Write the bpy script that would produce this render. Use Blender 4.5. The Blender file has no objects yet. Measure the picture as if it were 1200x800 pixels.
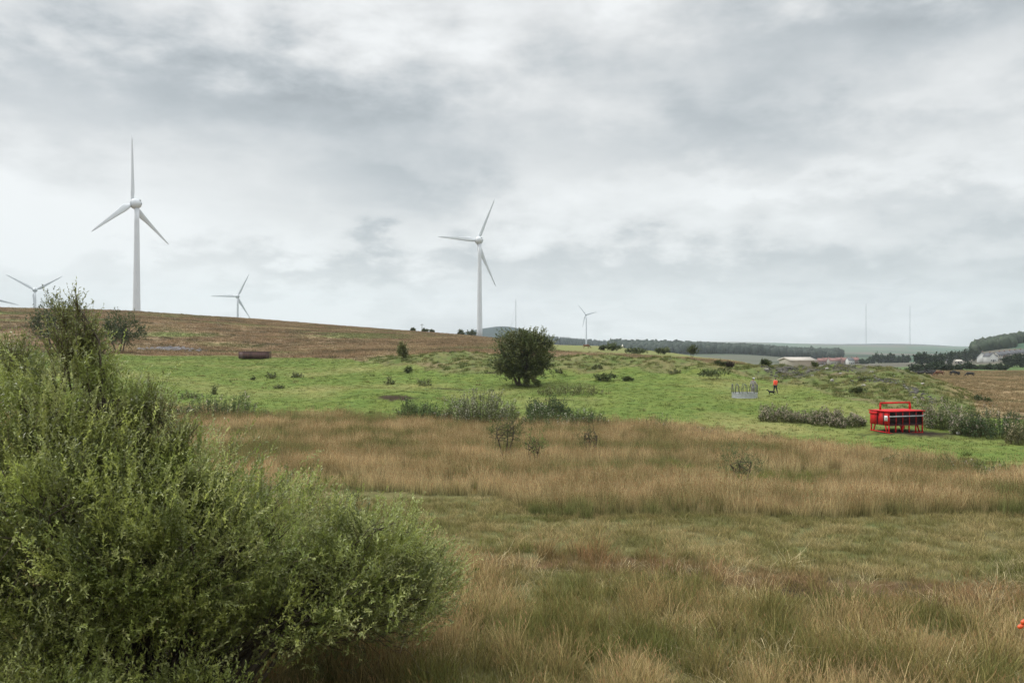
import bpy, bmesh, math, random
import numpy as np
from mathutils import Vector, Matrix

rng = np.random.default_rng(7)
random.seed(7)
S = bpy.context.scene
C = S.collection
CAMZ, F, HOR = 7.0, 1000.0, 405.0     # eye height, focal length in px of a 1200 px frame, horizon row

# ------------------------------------------------------------------ noise
_perm = np.random.default_rng(3).random((256, 256))
_ang = _perm * 2 * np.pi
def perlin(x, y):
    xi = np.floor(x).astype(int); yi = np.floor(y).astype(int)
    xf = x - xi; yf = y - yi
    u = xf*xf*xf*(xf*(xf*6-15)+10); v = yf*yf*yf*(yf*(yf*6-15)+10)
    def g(ix, iy, dx, dy):
        a = _ang[ix & 255, iy & 255]
        return np.cos(a)*dx + np.sin(a)*dy
    n00 = g(xi, yi, xf, yf); n10 = g(xi+1, yi, xf-1, yf)
    n01 = g(xi, yi+1, xf, yf-1); n11 = g(xi+1, yi+1, xf-1, yf-1)
    return ((n00*(1-u)+n10*u)*(1-v) + (n01*(1-u)+n11*u)*v)*1.5
def fbm(x, y, s, o=4, off=0.0):
    x = np.asarray(x, float)/s + off; y = np.asarray(y, float)/s + off*1.7
    r = 0; a = 1.0; t = 0
    for i in range(o):
        r = r + a*perlin(x, y); t += a
        x = x*2.03+11.3; y = y*2.03+5.1; a *= .5
    return r/t
def sst(a, b, x):
    t = np.clip((x-a)/(b-a), 0, 1); return t*t*(3-2*t)
def mix(a, b, t):
    return a + (b-a)*t

# ------------------------------------------------------------------ terrain profile
def zy(y, d): return CAMZ - (y-HOR)*d/1000.0
COLS = {
 -300: [(75,.6),(170,5.8),(390,26),(500,16),(800,6),(1500,0),(3000,-5),(7000,0)],
 0:    [(78,.5),(165,zy(413,165)),(200,zy(404,200)),(380,zy(360,380)),(450,17),(700,8),(1500,0),(3000,-5),(7000,0)],
 150:  [(78,.4),(170,zy(415,170)),(200,zy(406,200)),(380,zy(363.5,380)),(450,17),(700,8),(1500,0),(3000,-5),(7000,0)],
 300:  [(78,zy(490,78)),(150,zy(426,150)),(172,zy(418,172)),(200,zy(411,200)),(400,zy(373.5,400)),(480,15),(700,9),(1500,0),(3000,-5),(7000,0)],
 450:  [(80,zy(490,80)),(130,zy(433,130)),(140,zy(424,140)),(150,zy(418,150)),(200,zy(408.5,200)),(450,zy(385.5,450)),(560,14),(800,9),(1500,0),(3000,0),(7000,0)],
 560:  [(80,zy(493,80)),(108,zy(452,108)),(118,zy(436,118)),(130,zy(421,130)),(142,zy(416,142)),(180,zy(411,180)),(560,zy(394,560)),(640,12.8),(900,6),(1500,0),(2600,10),(3400,zy(388,3400)),(3700,zy(387,3700)),(4500,40),(7000,20)],
 640:  [(74,zy(500,74)),(104,zy(455,104)),(116,zy(437,116)),(127,zy(424,127)),(180,zy(413,180)),(400,zy(404,400)),(500,zy(403,500)),(600,6),(900,-4),(1600,-4),(2600,zy(401,2600)),(3300,10),(5000,10),(7000,10)],
 720:  [(72,zy(505,72)),(104,zy(453,104)),(118,zy(437,118)),(128,zy(425,128)),(200,zy(416,200)),(420,zy(405.5,420)),(500,4),(800,-8),(1300,-8),(1700,zy(403,1700)),(2300,-5),(3500,10),(4500,zy(398,4500)),(5500,20),(7000,10)],
 800:  [(70,zy(508,70)),(100,zy(455,100)),(117,zy(437,117)),(127,zy(427,127)),(200,zy(420,200)),(350,zy(414,350)),(430,0),(800,-10),(1200,-10),(1500,zy(410,1500)),(2200,-12),(3500,0),(5000,zy(400,5000)),(7000,20)],
 870:  [(67,zy(515,67)),(95,zy(465,95)),(112,zy(441,112)),(125,zy(429,125)),(150,zy(426,150)),(250,zy(421.5,250)),(300,1),(500,-8),(1000,-12),(1400,zy(413,1400)),(2200,-16),(3200,-12),(5000,zy(400.5,5000)),(7000,20)],
 940:  [(65,zy(520,65)),(88,zy(470,88)),(105,zy(453,105)),(115,zy(439,115)),(124,zy(429,124)),(140,2.5),(200,-2),(500,-9),(1000,-14),(1300,-13),(2200,-16),(3200,zy(412,3200)),(5000,zy(402.5,5000)),(7000,10)],
 1000: [(63,zy(523,63)),(74,zy(490,74)),(82,zy(470,82)),(91,zy(461,91)),(106,zy(447,106)),(117,zy(430,117)),(128,3.2),(180,-2),(500,-8),(1000,-13),(1700,-15),(3000,zy(412.5,3000)),(5000,zy(403,5000)),(7000,10)],
 1050: [(57,zy(535,57)),(66,zy(507,66)),(76,zy(488,76)),(86,zy(468,86)),(100,zy(446,100)),(112,zy(434,112)),(121,3.2),(155,-.4),(500,-6),(1000,-12),(1700,-15),(3000,zy(412.5,3000)),(5000,zy(402.5,5000)),(7000,10)],
 1100: [(53,zy(545,53)),(66,zy(510,66)),(78,zy(490,78)),(88,zy(466,88)),(100,zy(450,100)),(112,zy(446,112)),(135,.2),(180,0),(300,zy(433,300)),(500,-5.5),(1000,-11),(1700,-14),(3000,zy(412,3000)),(5000,zy(404,5000)),(7000,5)],
 1150: [(49,zy(555,49)),(64,zy(516,64)),(80,zy(486,80)),(90,zy(474,90)),(102,0),(160,-.3),(260,zy(437,260)),(500,-5),(700,zy(424.5,700)),(800,-4),(880,zy(409,880)),(960,4),(1200,0),(1700,-10),(5000,zy(409,5000)),(7000,0)],
 1200: [(45,zy(565,45)),(60,zy(523,60)),(78,zy(490,78)),(90,.4),(110,-.2),(260,zy(436,260)),(420,zy(431,420)),(600,zy(426,600)),(700,zy(422,700)),(800,4),(960,zy(399,960)),(1100,14),(1300,6),(2000,-8),(7000,0)],
 1400: [(40,-.1),(60,0),(78,.4),(110,0),(260,-1),(420,-3),(600,-5),(700,-4),(800,3),(960,zy(404,960)),(1100,10),(1300,6),(2000,-8),(7000,0)],
}
_pxs = sorted(COLS)
_LD = np.linspace(math.log(13), math.log(7000), 420)
def _col(pts):
    p = [(13,0.),(26,.05),(37,0.0)] + pts
    if p[3][0] < 44: p = p[:2] + p[3:]
    ld = np.log([a for a, b in p]); z = np.array([b for a, b in p])
    v = np.interp(_LD, ld, z)
    k = np.exp(-np.linspace(-2, 2, 7)**2/1.2); k /= k.sum()
    vp = np.pad(v, 3, mode='edge')
    return np.convolve(vp, k, mode='valid')
_TAB = np.array([_col(COLS[p]) for p in _pxs])
_PX = np.arange(-300, 1401, 10.0)
_T2 = np.array([np.interp(_PX, _pxs, _TAB[:, j]) for j in range(len(_LD))]).T
_k = np.exp(-np.linspace(-2, 2, 9)**2/1.5); _k /= _k.sum()
_T2 = np.apply_along_axis(lambda c: np.convolve(np.pad(c, 4, mode='edge'), _k, mode='valid'), 0, _T2)
def base_z(px, d):
    a = np.clip((px+300)/10.0, 0, len(_PX)-1.001); b = np.clip((np.log(np.maximum(d, 13.0))-_LD[0])/(_LD[1]-_LD[0]), 0, len(_LD)-1.001)
    i = a.astype(int); j = b.astype(int); fa = a-i; fb = b-j
    return (_T2[i, j]*(1-fa)+_T2[i+1, j]*fa)*(1-fb) + (_T2[i, j+1]*(1-fa)+_T2[i+1, j+1]*fa)*fb
BUMPS = []   # x, y, rx, ry, h
def bump(px, d, rx, ry, h): BUMPS.append(((px-600)*d/1000, d, rx, ry, h))
bump(603, 3500, 150, 450, 45); bump(985, 24.2, 2.0, .5, -.22); bump(455, 92, 6, 3, .5); bump(480, 96, 3, 2, .35); bump(420, 100, 8, 3, .35)
bump(1035, 54, 3.5, 1.6, .35); bump(1110, 51.5, 4, 1.4, .3); bump(975, 59, 3, 1.4, .25)
bump(690, 134, 6, 4, .5); bump(775, 128, 6, 3, .6); bump(835, 118, 4, 3, .6); bump(930, 118, 3, 2, .5)
bump(520, 138, 8, 5, 1.0); bump(470, 134, 5, 4, .6); bump(700, 131, 6, 3.5, .8); bump(780, 125, 6, 3, .8); bump(900, 117, 3, 2, .5); bump(960, 108, 4, 2, .5); bump(1060, 99, 3, 2.5, .35); bump(1050, 92, 3, 2, .4); bump(1030, 96, 4, 2.5, .5); bump(990, 119, 3, 2, .4); bump(1045, 112, 3.5, 2.5, .6); bump(975, 116, 4, 2.5, .4); bump(1010, 104, 3, 2, .5)
def pxd(x, y): return 600 + 1000*x/np.maximum(y, 14.0), np.maximum(y, 0.0)
RB_PX = [-300,200,300,640,720,800,870,940,1000,1050,1100,1150,1200,1400]
RB_D  = [84,82,80,75,73,71,66.5,62,58,54,51.5,48.5,46,42]
PT_PX = [-300,150,300,380,450,520,560,640,720,800,870,940,1000,1050,1100,1150,1200,1400]
PT_D  = [172,170,171,160,133,122,120,120,122,120,114,106,84,79,80,79,77,76]
def zones(x, y):
    px, d = pxd(x, y)
    n1 = fbm(x, y, 9, 3, 1.3); n2 = fbm(x, y, 30, 3, 4.1)
    rb = np.interp(px, RB_PX, RB_D)*(1+.08*n1); pt = np.interp(px, PT_PX, PT_D)*(1+.05*n1+.02*n2)
    rf = np.interp(px, [400,570,630,1200], [41.5,40.5,35.5,35.0])*(1+.06*n1+.04*n2)
    past = sst(-1, 1, (d-rb)/1.2)*(1-sst(-1, 1, (d-pt)/2.5))
    rush = sst(-1, 1, (d-rf)/1.0)*(1-sst(-1, 1, (d-rb)/1.2))
    beyond = sst(-1, 1, (d-pt)/2.5)
    mend = np.interp(px, [-300,380,420,450,560,640,720,800,870,900,1100,1140,1150,1400], [0,0,140,155,146,140,138,146,135,160,140,112,0,0])
    mound = beyond*(1-sst(-3, 3, d-mend*(1+.04*n1)))
    return px, d, past, rush, mound, beyond, rf, rb, pt, n1, n2
def H(x, y):
    x = np.asarray(x, float); y = np.asarray(y, float)
    px, d = pxd(x, y)
    z = base_z(px, np.maximum(d, 13))
    near = 1-sst(250, 500, d)
    mnd = sst(90, 118, d)*(1-sst(150, 200, d))*sst(380, 480, px)
    z = z + near*(.13*fbm(x, y, 6, 3, 2.2) + .05*fbm(x, y, 1.6, 2, 7.7)) + mnd*(.65*fbm(x, y, 6, 4, 9.1))
    z = z + sst(250, 600, d)*(1-sst(900, 1300, d))*.8*fbm(x, y, 50, 3, 3.3) + sst(1400, 2500, d)*5*fbm(x, y, 400, 4, 3.9)
    z = z + sst(870, 910, px)*(1-sst(1110, 1140, px))*sst(86, 98, d)*(1-sst(120, 130, d))*(.8*fbm(x, y, 7, 3, 19.1)+.25*fbm(x, y, 2, 2, 29.1))
    for bx, by, rx, ry, h in BUMPS:
        z = z + h*np.exp(-((x-bx)/rx)**2-((y-by)/ry)**2)
    bank = 5.35*(1-sst(1.5, 13.5, y)) ; bank = np.where(y < 1.5, 5.35, bank)
    z = z + bank
    return z
def h1(x, y): return float(H(np.array([x]), np.array([y]))[0])
def at(px, d): 
    x = (px-600)*d/1000; return Vector((x, d, h1(x, d)))
def find_d(px, ypx, lo, hi):
    """distance between lo and hi at which the ground under column px shows at row ypx"""
    ds = np.linspace(lo, hi, 1500); z = H((px-600)*ds/1000, ds); yy = HOR+(CAMZ-z)*1000/ds
    return float(ds[np.argmin(np.abs(yy-ypx))])

# ------------------------------------------------------------------ mesh helpers
class MB:
    def __init__(s): s.v = []; s.f = {}; s.c = []; s.n = 0
    def add(s, V, Fa, col=None):
        V = np.asarray(V, float).reshape(-1, 3)
        if isinstance(Fa, np.ndarray): Fa = [Fa]
        for fa in Fa:
            fa = np.asarray(fa)
            if fa.ndim == 1: fa = fa.reshape(1, -1)
            if fa.size: s.f.setdefault(fa.shape[1], []).append(fa + s.n)
        s.v.append(V)
        if col is None: col = (1, 1, 1)
        c = np.asarray(col, float)
        s.c.append(np.broadcast_to(c, (len(V), 3)).copy() if c.ndim == 1 else c)
        s.n += len(V)
    def mesh(s, name, smooth=False, colors=True):
        me = bpy.data.meshes.new(name)
        V = np.concatenate(s.v); 
        loops = []; starts = []; tot = 0; cnt = 0
        for k, fs in s.f.items():
            fa = np.concatenate(fs)
            loops.append(fa.ravel()); starts.append(tot + np.arange(len(fa))*k); tot += fa.size; cnt += len(fa)
        me.vertices.add(len(V)); me.vertices.foreach_set('co', V.astype(np.float32).ravel())
        me.loops.add(tot); me.loops.foreach_set('vertex_index', np.concatenate(loops).astype(np.int32))
        me.polygons.add(cnt); me.polygons.foreach_set('loop_start', np.concatenate(starts).astype(np.int32))
        if smooth: me.polygons.foreach_set('use_smooth', np.ones(cnt, bool))
        me.update(calc_edges=True)
        if colors:
            a = me.color_attributes.new('vc', 'FLOAT_COLOR', 'POINT')
            cc = np.concatenate(s.c); a.data.foreach_set('color', np.hstack([cc, np.ones((len(cc), 1))]).astype(np.float32).ravel())
        return me
    def obj(s, name, mat, parent=None, smooth=False, loc=None):
        me = s.mesh(name, smooth); me.materials.append(mat)
        return link(name, me, parent, loc)
    # shapes
    def box(s, c, size, rot=None, col=None, taper=1.0):
        sx, sy, sz = [a/2 for a in size]
        V = np.array([(-sx,-sy,-sz),(sx,-sy,-sz),(sx,sy,-sz),(-sx,sy,-sz),(-sx*taper,-sy*taper,sz),(sx*taper,-sy*taper,sz),(sx*taper,sy*taper,sz),(-sx*taper,sy*taper,sz)])
        if rot is not None: V = V @ np.array(rot).T
        s.add(V+np.array(c), np.array([(0,3,2,1),(4,5,6,7),(0,1,5,4),(1,2,6,5),(2,3,7,6),(3,0,4,7)]), col)
    def bar(s, a, b, w, h=None, col=None):
        a = Vector(a); b = Vector(b); d = b-a; L = d.length; d.normalize()
        up = Vector((0,0,1)) if abs(d.z) < .95 else Vector((0,1,0))
        x = d.cross(up).normalized(); z = x.cross(d)
        R = np.array([[x[i], d[i], z[i]] for i in range(3)])
        s.box((a+b)/2, (w, L, h or w), R, col)
    def tube(s, pts, rad, n=6, col=None, cap=True):
        pts = np.asarray(pts, float); m = len(pts)
        rad = np.broadcast_to(np.asarray(rad, float), (m,))
        t = np.gradient(pts, axis=0); t /= np.linalg.norm(t, axis=1)[:, None]+1e-9
        ref = np.where(np.abs(t[:, 2:3]) < .9, np.array([[0,0,1.]]), np.array([[1.,0,0]]))
        a = np.cross(t, ref); a /= np.linalg.norm(a, axis=1)[:, None]+1e-9; b = np.cross(t, a)
        an = np.arange(n)*2*np.pi/n
        V = pts[:, None, :] + rad[:, None, None]*(np.cos(an)[None, :, None]*a[:, None, :]+np.sin(an)[None, :, None]*b[:, None, :])
        i = np.arange(m-1)[:, None]*n; j = np.arange(n)[None, :]; j2 = (j+1) % n
        q = np.stack([i+j, i+j2, i+n+j2, i+n+j], -1).reshape(-1, 4)
        fs = [q]
        if cap: fs += [np.arange(n)[::-1].reshape(1, -1), ((m-1)*n+np.arange(n)).reshape(1, -1)]
        s.add(V.reshape(-1, 3), fs, col)
    def lathe(s, prof, n=20, col=None, M=None):
        prof = np.asarray(prof, float); m = len(prof); an = np.arange(n)*2*np.pi/n
        V = np.stack([prof[:, 0:1]*np.cos(an), prof[:, 0:1]*np.sin(an), np.repeat(prof[:, 1:2], n, 1)], -1).reshape(-1, 3)
        if M is not None: V = V @ np.array(M.to_3x3()).T + np.array(M.translation)
        i = np.arange(m-1)[:, None]*n; j = np.arange(n)[None, :]; j2 = (j+1) % n
        q = np.stack([i+j, i+j2, i+n+j2, i+n+j], -1).reshape(-1, 4)
        s.add(V, [q, np.arange(n)[::-1].reshape(1, -1), ((m-1)*n+np.arange(n)).reshape(1, -1)], col)
    def leaves(s, P, D, N, L, W, col, fold=.25):
        n = len(P); D = D/(np.linalg.norm(D, axis=1)[:, None]+1e-9)
        Sd = np.cross(D, N); Sd /= np.linalg.norm(Sd, axis=1)[:, None]+1e-9
        Nn = np.cross(Sd, D)
        L = np.broadcast_to(L, (n,))[:, None]; W = np.broadcast_to(W, (n,))[:, None]
        mid = P + D*L*.48
        V = np.stack([P, mid-Sd*W/2+Nn*W*fold, P+D*L, mid+Sd*W/2+Nn*W*fold], 1).reshape(-1, 3)
        b = np.arange(n)[:, None]*4
        s.add(V, np.concatenate([b+np.array([[0,1,2]]), b+np.array([[0,2,3]])]), np.repeat(col, 4, 0))
def link(name, me, parent=None, loc=None):
    o = bpy.data.objects.new(name, me); C.objects.link(o)
    if parent is not None: o.parent = parent
    if loc is not None: o.location = loc
    return o
def tag(o, label=None, cat=None, group=None, kind=None):
    if label: o['label'] = label
    if cat: o['category'] = cat
    if group: o['group'] = group
    if kind: o['kind'] = kind
    return o
def thing(name, label, cat, loc=(0,0,0), rz=0, group=None):
    o = bpy.data.objects.new(name, None); C.objects.link(o)
    o.location = loc; o.rotation_euler = (0, 0, rz); o.empty_display_size = .2
    return tag(o, label, cat, group)
def copy_thing(o, loc, rz=0, scale=1.0, label=None, group=None):
    c = o.copy(); C.objects.link(c); c.location = loc; c.rotation_euler = (0, 0, rz); c.scale = (scale,)*3 if not hasattr(scale, '__len__') else scale
    if label: c['label'] = label
    if group: c['group'] = group
    for ch in list(o.children):
        k = ch.copy(); C.objects.link(k); k.parent = c
        for g in list(ch.children):
            q = g.copy(); C.objects.link(q); q.parent = k
    return c
def rvec(n, r=rng):
    v = r.normal(size=(n, 3)); return v/np.linalg.norm(v, axis=1)[:, None]

# ------------------------------------------------------------------ materials
def newmat(name):
    m = bpy.data.materials.new(name); m.use_nodes = True
    nt = m.node_tree; nt.nodes.clear()
    out = nt.nodes.new('ShaderNodeOutputMaterial')
    return m, nt, out
def N(nt, t, **kw):
    n = nt.nodes.new('ShaderNode'+t)
    for k, v in kw.items():
        if k.startswith('i_'): n.inputs[k[2:].replace('_', ' ')].default_value = v
        else: setattr(n, k, v)
    return n
def simple(name, col, rough=.6, metal=0.0, spec=.4, var=.12, scale=3.0, dirt=None, dirtamt=.5):
    m, nt, out = newmat(name); L = nt.links.new
    p = N(nt, 'BsdfPrincipled'); p.inputs['Roughness'].default_value = rough; p.inputs['Metallic'].default_value = metal
    p.inputs['Specular IOR Level'].default_value = spec
    tc = N(nt, 'TexCoord'); no = N(nt, 'TexNoise'); no.inputs['Scale'].default_value = scale; no.inputs['Detail'].default_value = 5
    L(tc.outputs['Object'], no.inputs['Vector'])
    mr = N(nt, 'MapRange'); mr.inputs['From Min'].default_value = .3; mr.inputs['From Max'].default_value = .7
    mr.inputs['To Min'].default_value = 1-var; mr.inputs['To Max'].default_value = 1+var
    L(no.outputs['Fac'], mr.inputs['Value'])
    vm = N(nt, 'VectorMath', operation='SCALE'); vm.inputs[0].default_value = col[:3]; L(mr.outputs['Result'], vm.inputs['Scale'])
    last = vm.outputs['Vector']
    if dirt:
        n2 = N(nt, 'TexNoise'); n2.inputs['Scale'].default_value = scale*2.3; n2.inputs['Detail'].default_value = 6; L(tc.outputs['Object'], n2.inputs['Vector'])
        r2 = N(nt, 'MapRange'); r2.inputs['From Min'].default_value = .5; r2.inputs['From Max'].default_value = .72; r2.inputs['To Max'].default_value = dirtamt
        L(n2.outputs['Fac'], r2.inputs['Value'])
        mx = N(nt, 'MixRGB'); L(r2.outputs['Result'], mx.inputs['Fac']); L(last, mx.inputs['Color1']); mx.inputs['Color2'].default_value = (*dirt, 1)
        last = mx.outputs['Color']
    L(last, p.inputs['Base Color']); L(p.outputs['BSDF'], out.inputs['Surface'])
    return m
def leafmat(name, inst=False, trans=.3, rough=.5, spec=.3, noise=None):
    """colour comes from the mesh's own leaf colours (and, for instanced tufts, the tuft's tint)"""
    m, nt, out = newmat(name); L = nt.links.new
    a = N(nt, 'Attribute', attribute_name='vc'); last = a.outputs['Color']
    if inst:
        b = N(nt, 'Attribute', attribute_name='tint', attribute_type='INSTANCER')
        mx = N(nt, 'MixRGB', blend_type='MULTIPLY'); mx.inputs['Fac'].default_value = 1
        L(last, mx.inputs['Color1']); L(b.outputs['Color'], mx.inputs['Color2']); last = mx.outputs['Color']
    p = N(nt, 'BsdfPrincipled'); p.inputs['Roughness'].default_value = rough; p.inputs['Specular IOR Level'].default_value = spec
    t = N(nt, 'BsdfTranslucent'); L(last, p.inputs['Base Color']); L(last, t.inputs['Color'])
    ms = N(nt, 'MixShader'); ms.inputs['Fac'].default_value = trans
    L(p.outputs['BSDF'], ms.inputs[1]); L(t.outputs['BSDF'], ms.inputs[2]); L(ms.outputs['Shader'], out.inputs['Surface'])
    return m
M_leaf = leafmat('willow_leaf', trans=.40, rough=.36, spec=.6)
M_bush = leafmat('shrub_leaf', trans=.2, rough=.6, spec=.25)
M_grass = leafmat('grass_blade', inst=True, trans=.3, rough=.7, spec=.15)
M_bark = simple('bark', (.075,.06,.042), .9, var=.35, scale=6)
M_twig = simple('twig', (.10,.075,.045), .85, var=.35, scale=4)
M_seed = leafmat('seed_head', trans=.35, rough=.9, spec=0)
M_white = simple('turbine_white', (.58,.615,.645), .45, var=.04, scale=.25)
M_dark = simple('dark_vent', (.12,.13,.14), .6)
M_red = simple('red_paint', (.56,.014,.017), .6, spec=.2, var=.14, scale=2.0, dirt=(.20,.05,.035), dirtamt=.7)
M_reddark = simple('red_interior', (.10,.008,.012), .7, var=.3)
M_black = simple('stall_shade_black', (.022,.008,.010), .8)  # near-black puts the shade inside the open stalls into the colour
M_galv = simple('galvanised', (.42,.44,.46), .4, metal=.35, var=.14, scale=5, dirt=(.20,.20,.20), dirtamt=.45)
M_galvd = simple('weathered_tube', (.13,.14,.135), .5, metal=.3, var=.2, scale=5)
M_signw = simple('white_sign', (.75,.75,.73), .5, var=.03)
M_ink = simple('sign_ink', (.05,.04,.04), .6)
M_rust = simple('rust_brown_steel', (.085,.045,.043), .8, var=.3, scale=.8, dirt=(.15,.075,.055), dirtamt=.6)
M_rustl = simple('rust_end_panel', (.16,.105,.10), .8, var=.25, scale=.8)
M_rock = simple('pale_stone', (.33,.31,.28), .9, var=.3, scale=3, dirt=(.15,.15,.11), dirtamt=.7)
M_rockd = simple('grey_stone', (.095,.09,.078), .9, var=.35, scale=2)
M_slate = simple('slate_roof', (.075,.078,.088), .7, var=.2, scale=.6)
M_rooft = simple('tile_roof', (.20,.10,.085), .8, var=.2, scale=.6)
M_render = simple('white_render', (.72,.72,.70), .8, var=.05)
M_cream = simple('cream_render', (.42,.39,.34), .8, var=.1)
M_brick = simple('brick', (.21,.135,.115), .9, var=.15)
M_glass = simple('window_glass', (.03,.035,.04), .15, spec=.6)
M_mast = simple('mast_steel', (.16,.17,.18), .6)

# ------------------------------------------------------------------ ground
def ground_color(x, y):
    px, d, past, rush, mound, beyond, rf, rb, pt, n1, n2 = zones(x, y)
    f1 = fbm(x, y, 2.2, 4, 5.5); f2 = fbm(x, y, .8, 3, 8.5); f3 = fbm(x, y, 14, 3, 12.5)
    A = lambda r, g, b: np.array([r, g, b])
    w3 = lambda t: np.clip(t, 0, 1)[:, None]
    # wet meadow
    c = mix(A(.15,.13,.06), A(.095,.11,.04), w3(.5+1.2*f1))
    c = mix(c, A(.15,.13,.062), w3((f3-.05)*2.2))
    # bare reddish peat streaks
    peat = sst(.0, .5, 1-np.abs(y-(28.0-(px-560)*.0075+.5*np.sin(x*.5)+1.0*n2))/1.5)*sst(-.35, .05, f3+.4*f1)
    peat = np.maximum(peat, sst(.0, .6, 1-np.abs(y-(31.6+.3*np.sin(x*.7)+(px-540)*.02))/1.1)*sst(-.1, .25, f3+.4*f1))
    c = mix(c, mix(A(.15,.085,.05), A(.05,.036,.024), w3(.25+2.2*f2)), w3(peat*.85))
    c = mix(c, mix(A(.10,.07,.025), A(.075,.075,.024), w3(.5+1.5*f1)), w3(rush))
    # pasture
    g = mix(A(.140,.180,.045), A(.098,.140,.033), w3(.5+1.1*f1))
    g = mix(g, A(.22,.215,.082), w3((f3+.05)*1.4))
    g = mix(g, A(.08,.105,.032), w3((f2-.16)*2.5))
    edge = sst(6, 0, d-rb)
    g = mix(g, A(.075,.095,.026), w3(edge*(.4+1.5*f1)))
    c = mix(c, g, w3(past))
    # moor
    m = mix(A(.21,.145,.085), A(.15,.11,.065), w3(.5+1.6*fbm(x, y, 7, 4, 2.5)))
    m = mix(m, A(.30,.235,.13), w3((fbm(x, y, 22, 3, 6.5)-.08)*2.2))
    m = mix(m, A(.15,.175,.06), w3((fbm(x/1.8, y, 26, 3, 9.5)-.18)*3))
    c = mix(c, m, w3(beyond))
    # green ridge between the moor and the valley on the middle right
    rid = sst(600, 660, px)*sst(0, 1, (d-(200+25*n1))/40)*(1-sst(500, 560, d))*(1-sst(900, 960, px))
    c = mix(c, mix(A(.15,.185,.06), A(.19,.18,.08), w3(.5+1.5*f3)), w3(rid))
    # rough mounds
    mo = mix(A(.105,.14,.042), A(.15,.15,.06), w3(.5+1.7*f1))
    mo = mix(mo, A(.08,.08,.04), w3((f2-.02)*2.0))
    mo = mix(mo, A(.22,.165,.10), w3((n1-.1)*1.6))
    sp = sst(880, 910, px)*sst(108, 116, d)*sst(-.28, .12, f1+.3*n1)*(1-sst(1080, 1120, px))
    mo = mix(mo, A(.075,.07,.066), w3(sp*.85))
    c = mix(c, mo, w3(mound))
    # brown flat field on the right, then a strip of grass
    rf2 = sst(1095, 1125, px)*sst(86, 100, d)
    br = mix(A(.27,.20,.11), A(.20,.145,.08), w3(.5+1.5*fbm(x, y/2.2, 9, 4, 4.4)))
    br = mix(br, A(.10,.09,.04), w3((fbm(x, y/3, 20, 3, 14.4)-.1)*2))
    c = mix(c, br, w3(rf2))
    gr2 = sst(300, 330, d)*sst(960, 1000, px); c = mix(c, A(.085,.13,.045), w3(gr2))
    # far country
    fc = sst(500, 640, d)
    cell = np.floor(x/230+.6*fbm(x, y, 500, 2, 1.1))*7.3 + np.floor(y/420+.6*fbm(x, y, 500, 2, 3.1))*3.1
    r1 = np.abs(np.sin(cell*12.9898))
    far = mix(A(.050,.095,.058), A(.085,.115,.070), r1[:, None]); far = mix(far, A(.12,.105,.085), w3((np.abs(np.sin(cell*4.11))-.72)*4))
    wood = sst(-.02, .05, fbm(x, y, 330, 3, 22.2)-.06)
    far = mix(far, A(.022,.036,.022), w3(wood*.85*(1-sst(2800, 3400, d))))
    cap = sst(1, 8, H(x, y))*sst(3800, 4400, d)*sst(930, 990, px)
    far = mix(far, mix(A(.105,.088,.075), A(.022,.034,.045), sst(4450, 4750, d)[:, None]), w3(cap))
    dk = sst(660, 640, px)*sst(2400, 2900, d)*sst(480, 520, px); far = mix(far, A(.018,.032,.03), w3(dk))
    dk = sst(620, 650, px)*(1-sst(930, 1010, px))*sst(1250, 1350, d)*(1-sst(2700, 2900, d)); far = mix(far, A(.020,.032,.022), w3(dk))
    c = mix(c, far, w3(fc))
    # bare trodden soil round the red feeder, and small poached banks
    fx, fy = FEED
    so = np.exp(-((x-fx-.8)/4.2)**2-((y-fy)/2.0)**2)
    c = mix(c, A(.036,.027,.02), w3((so-.33+.35*f1+.2*f2)*2.6))
    for (bpx, bd, rx, ry, s_) in ((466,91,3.2,1.3,1),(478,98,2,.8,.8),(1025,55.5,3.6,.6,1.1),(985,58.5,2,.5,.9),(655,92,5,.7,.7),(985,24.2,1.9,.42,1.5),(575,118,6,.8,.7),(530,104,4,.5,.7)):
        bx = (bpx-600)*bd/1000
        so = np.exp(-((x-bx)/rx)**2-((y-bd-.5*n1)/ry)**2)*s_
        c = mix(c, A(.045,.033,.022), w3((so-.35+.5*f1+.3*f2)*2.5))
    return np.clip(c, .008, .9)
FEED = (30.7, 66.8)
NU, NV = 820, 900
u = np.concatenate([np.linspace(-.95, -.64, 50)[:-1], np.linspace(-.64, .64, NU-100), np.linspace(.64, .95, 50)[1:]])
yv = np.concatenate([np.linspace(-40, 13, 40)[:-1], np.exp(np.linspace(math.log(13), math.log(6900), NV))])
UU, YY = np.meshgrid(u, yv)
XX = UU*(YY + np.where(YY < 40, (40-np.minimum(YY, 40))*.75, 0))
gx, gy = XX.ravel(), YY.ravel()
gzv = H(gx, gy); gcol = ground_color(gx, gy)
nu, nv = len(u), len(yv)
i = np.arange(nv-1)[:, None]*nu; j = np.arange(nu-1)[None, :]
q = np.stack([i+j, i+j+1, i+nu+j+1, i+nu+j], -1).reshape(-1, 4)
mb = MB(); mb.add(np.stack([gx, gy, gzv], 1), q, gcol)
m, nt, out = newmat('ground_soil_and_turf'); L = nt.links.new
a = N(nt, 'Attribute', attribute_name='vc'); geo = N(nt, 'NewGeometry')
no = N(nt, 'TexNoise'); no.inputs['Scale'].default_value = 2.6; no.inputs['Detail'].default_value = 7; no.inputs['Roughness'].default_value = .68
L(geo.outputs['Position'], no.inputs['Vector'])
no2 = N(nt, 'TexNoise'); no2.inputs['Scale'].default_value = .45; no2.inputs['Detail'].default_value = 4; L(geo.outputs['Position'], no2.inputs['Vector'])
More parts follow.
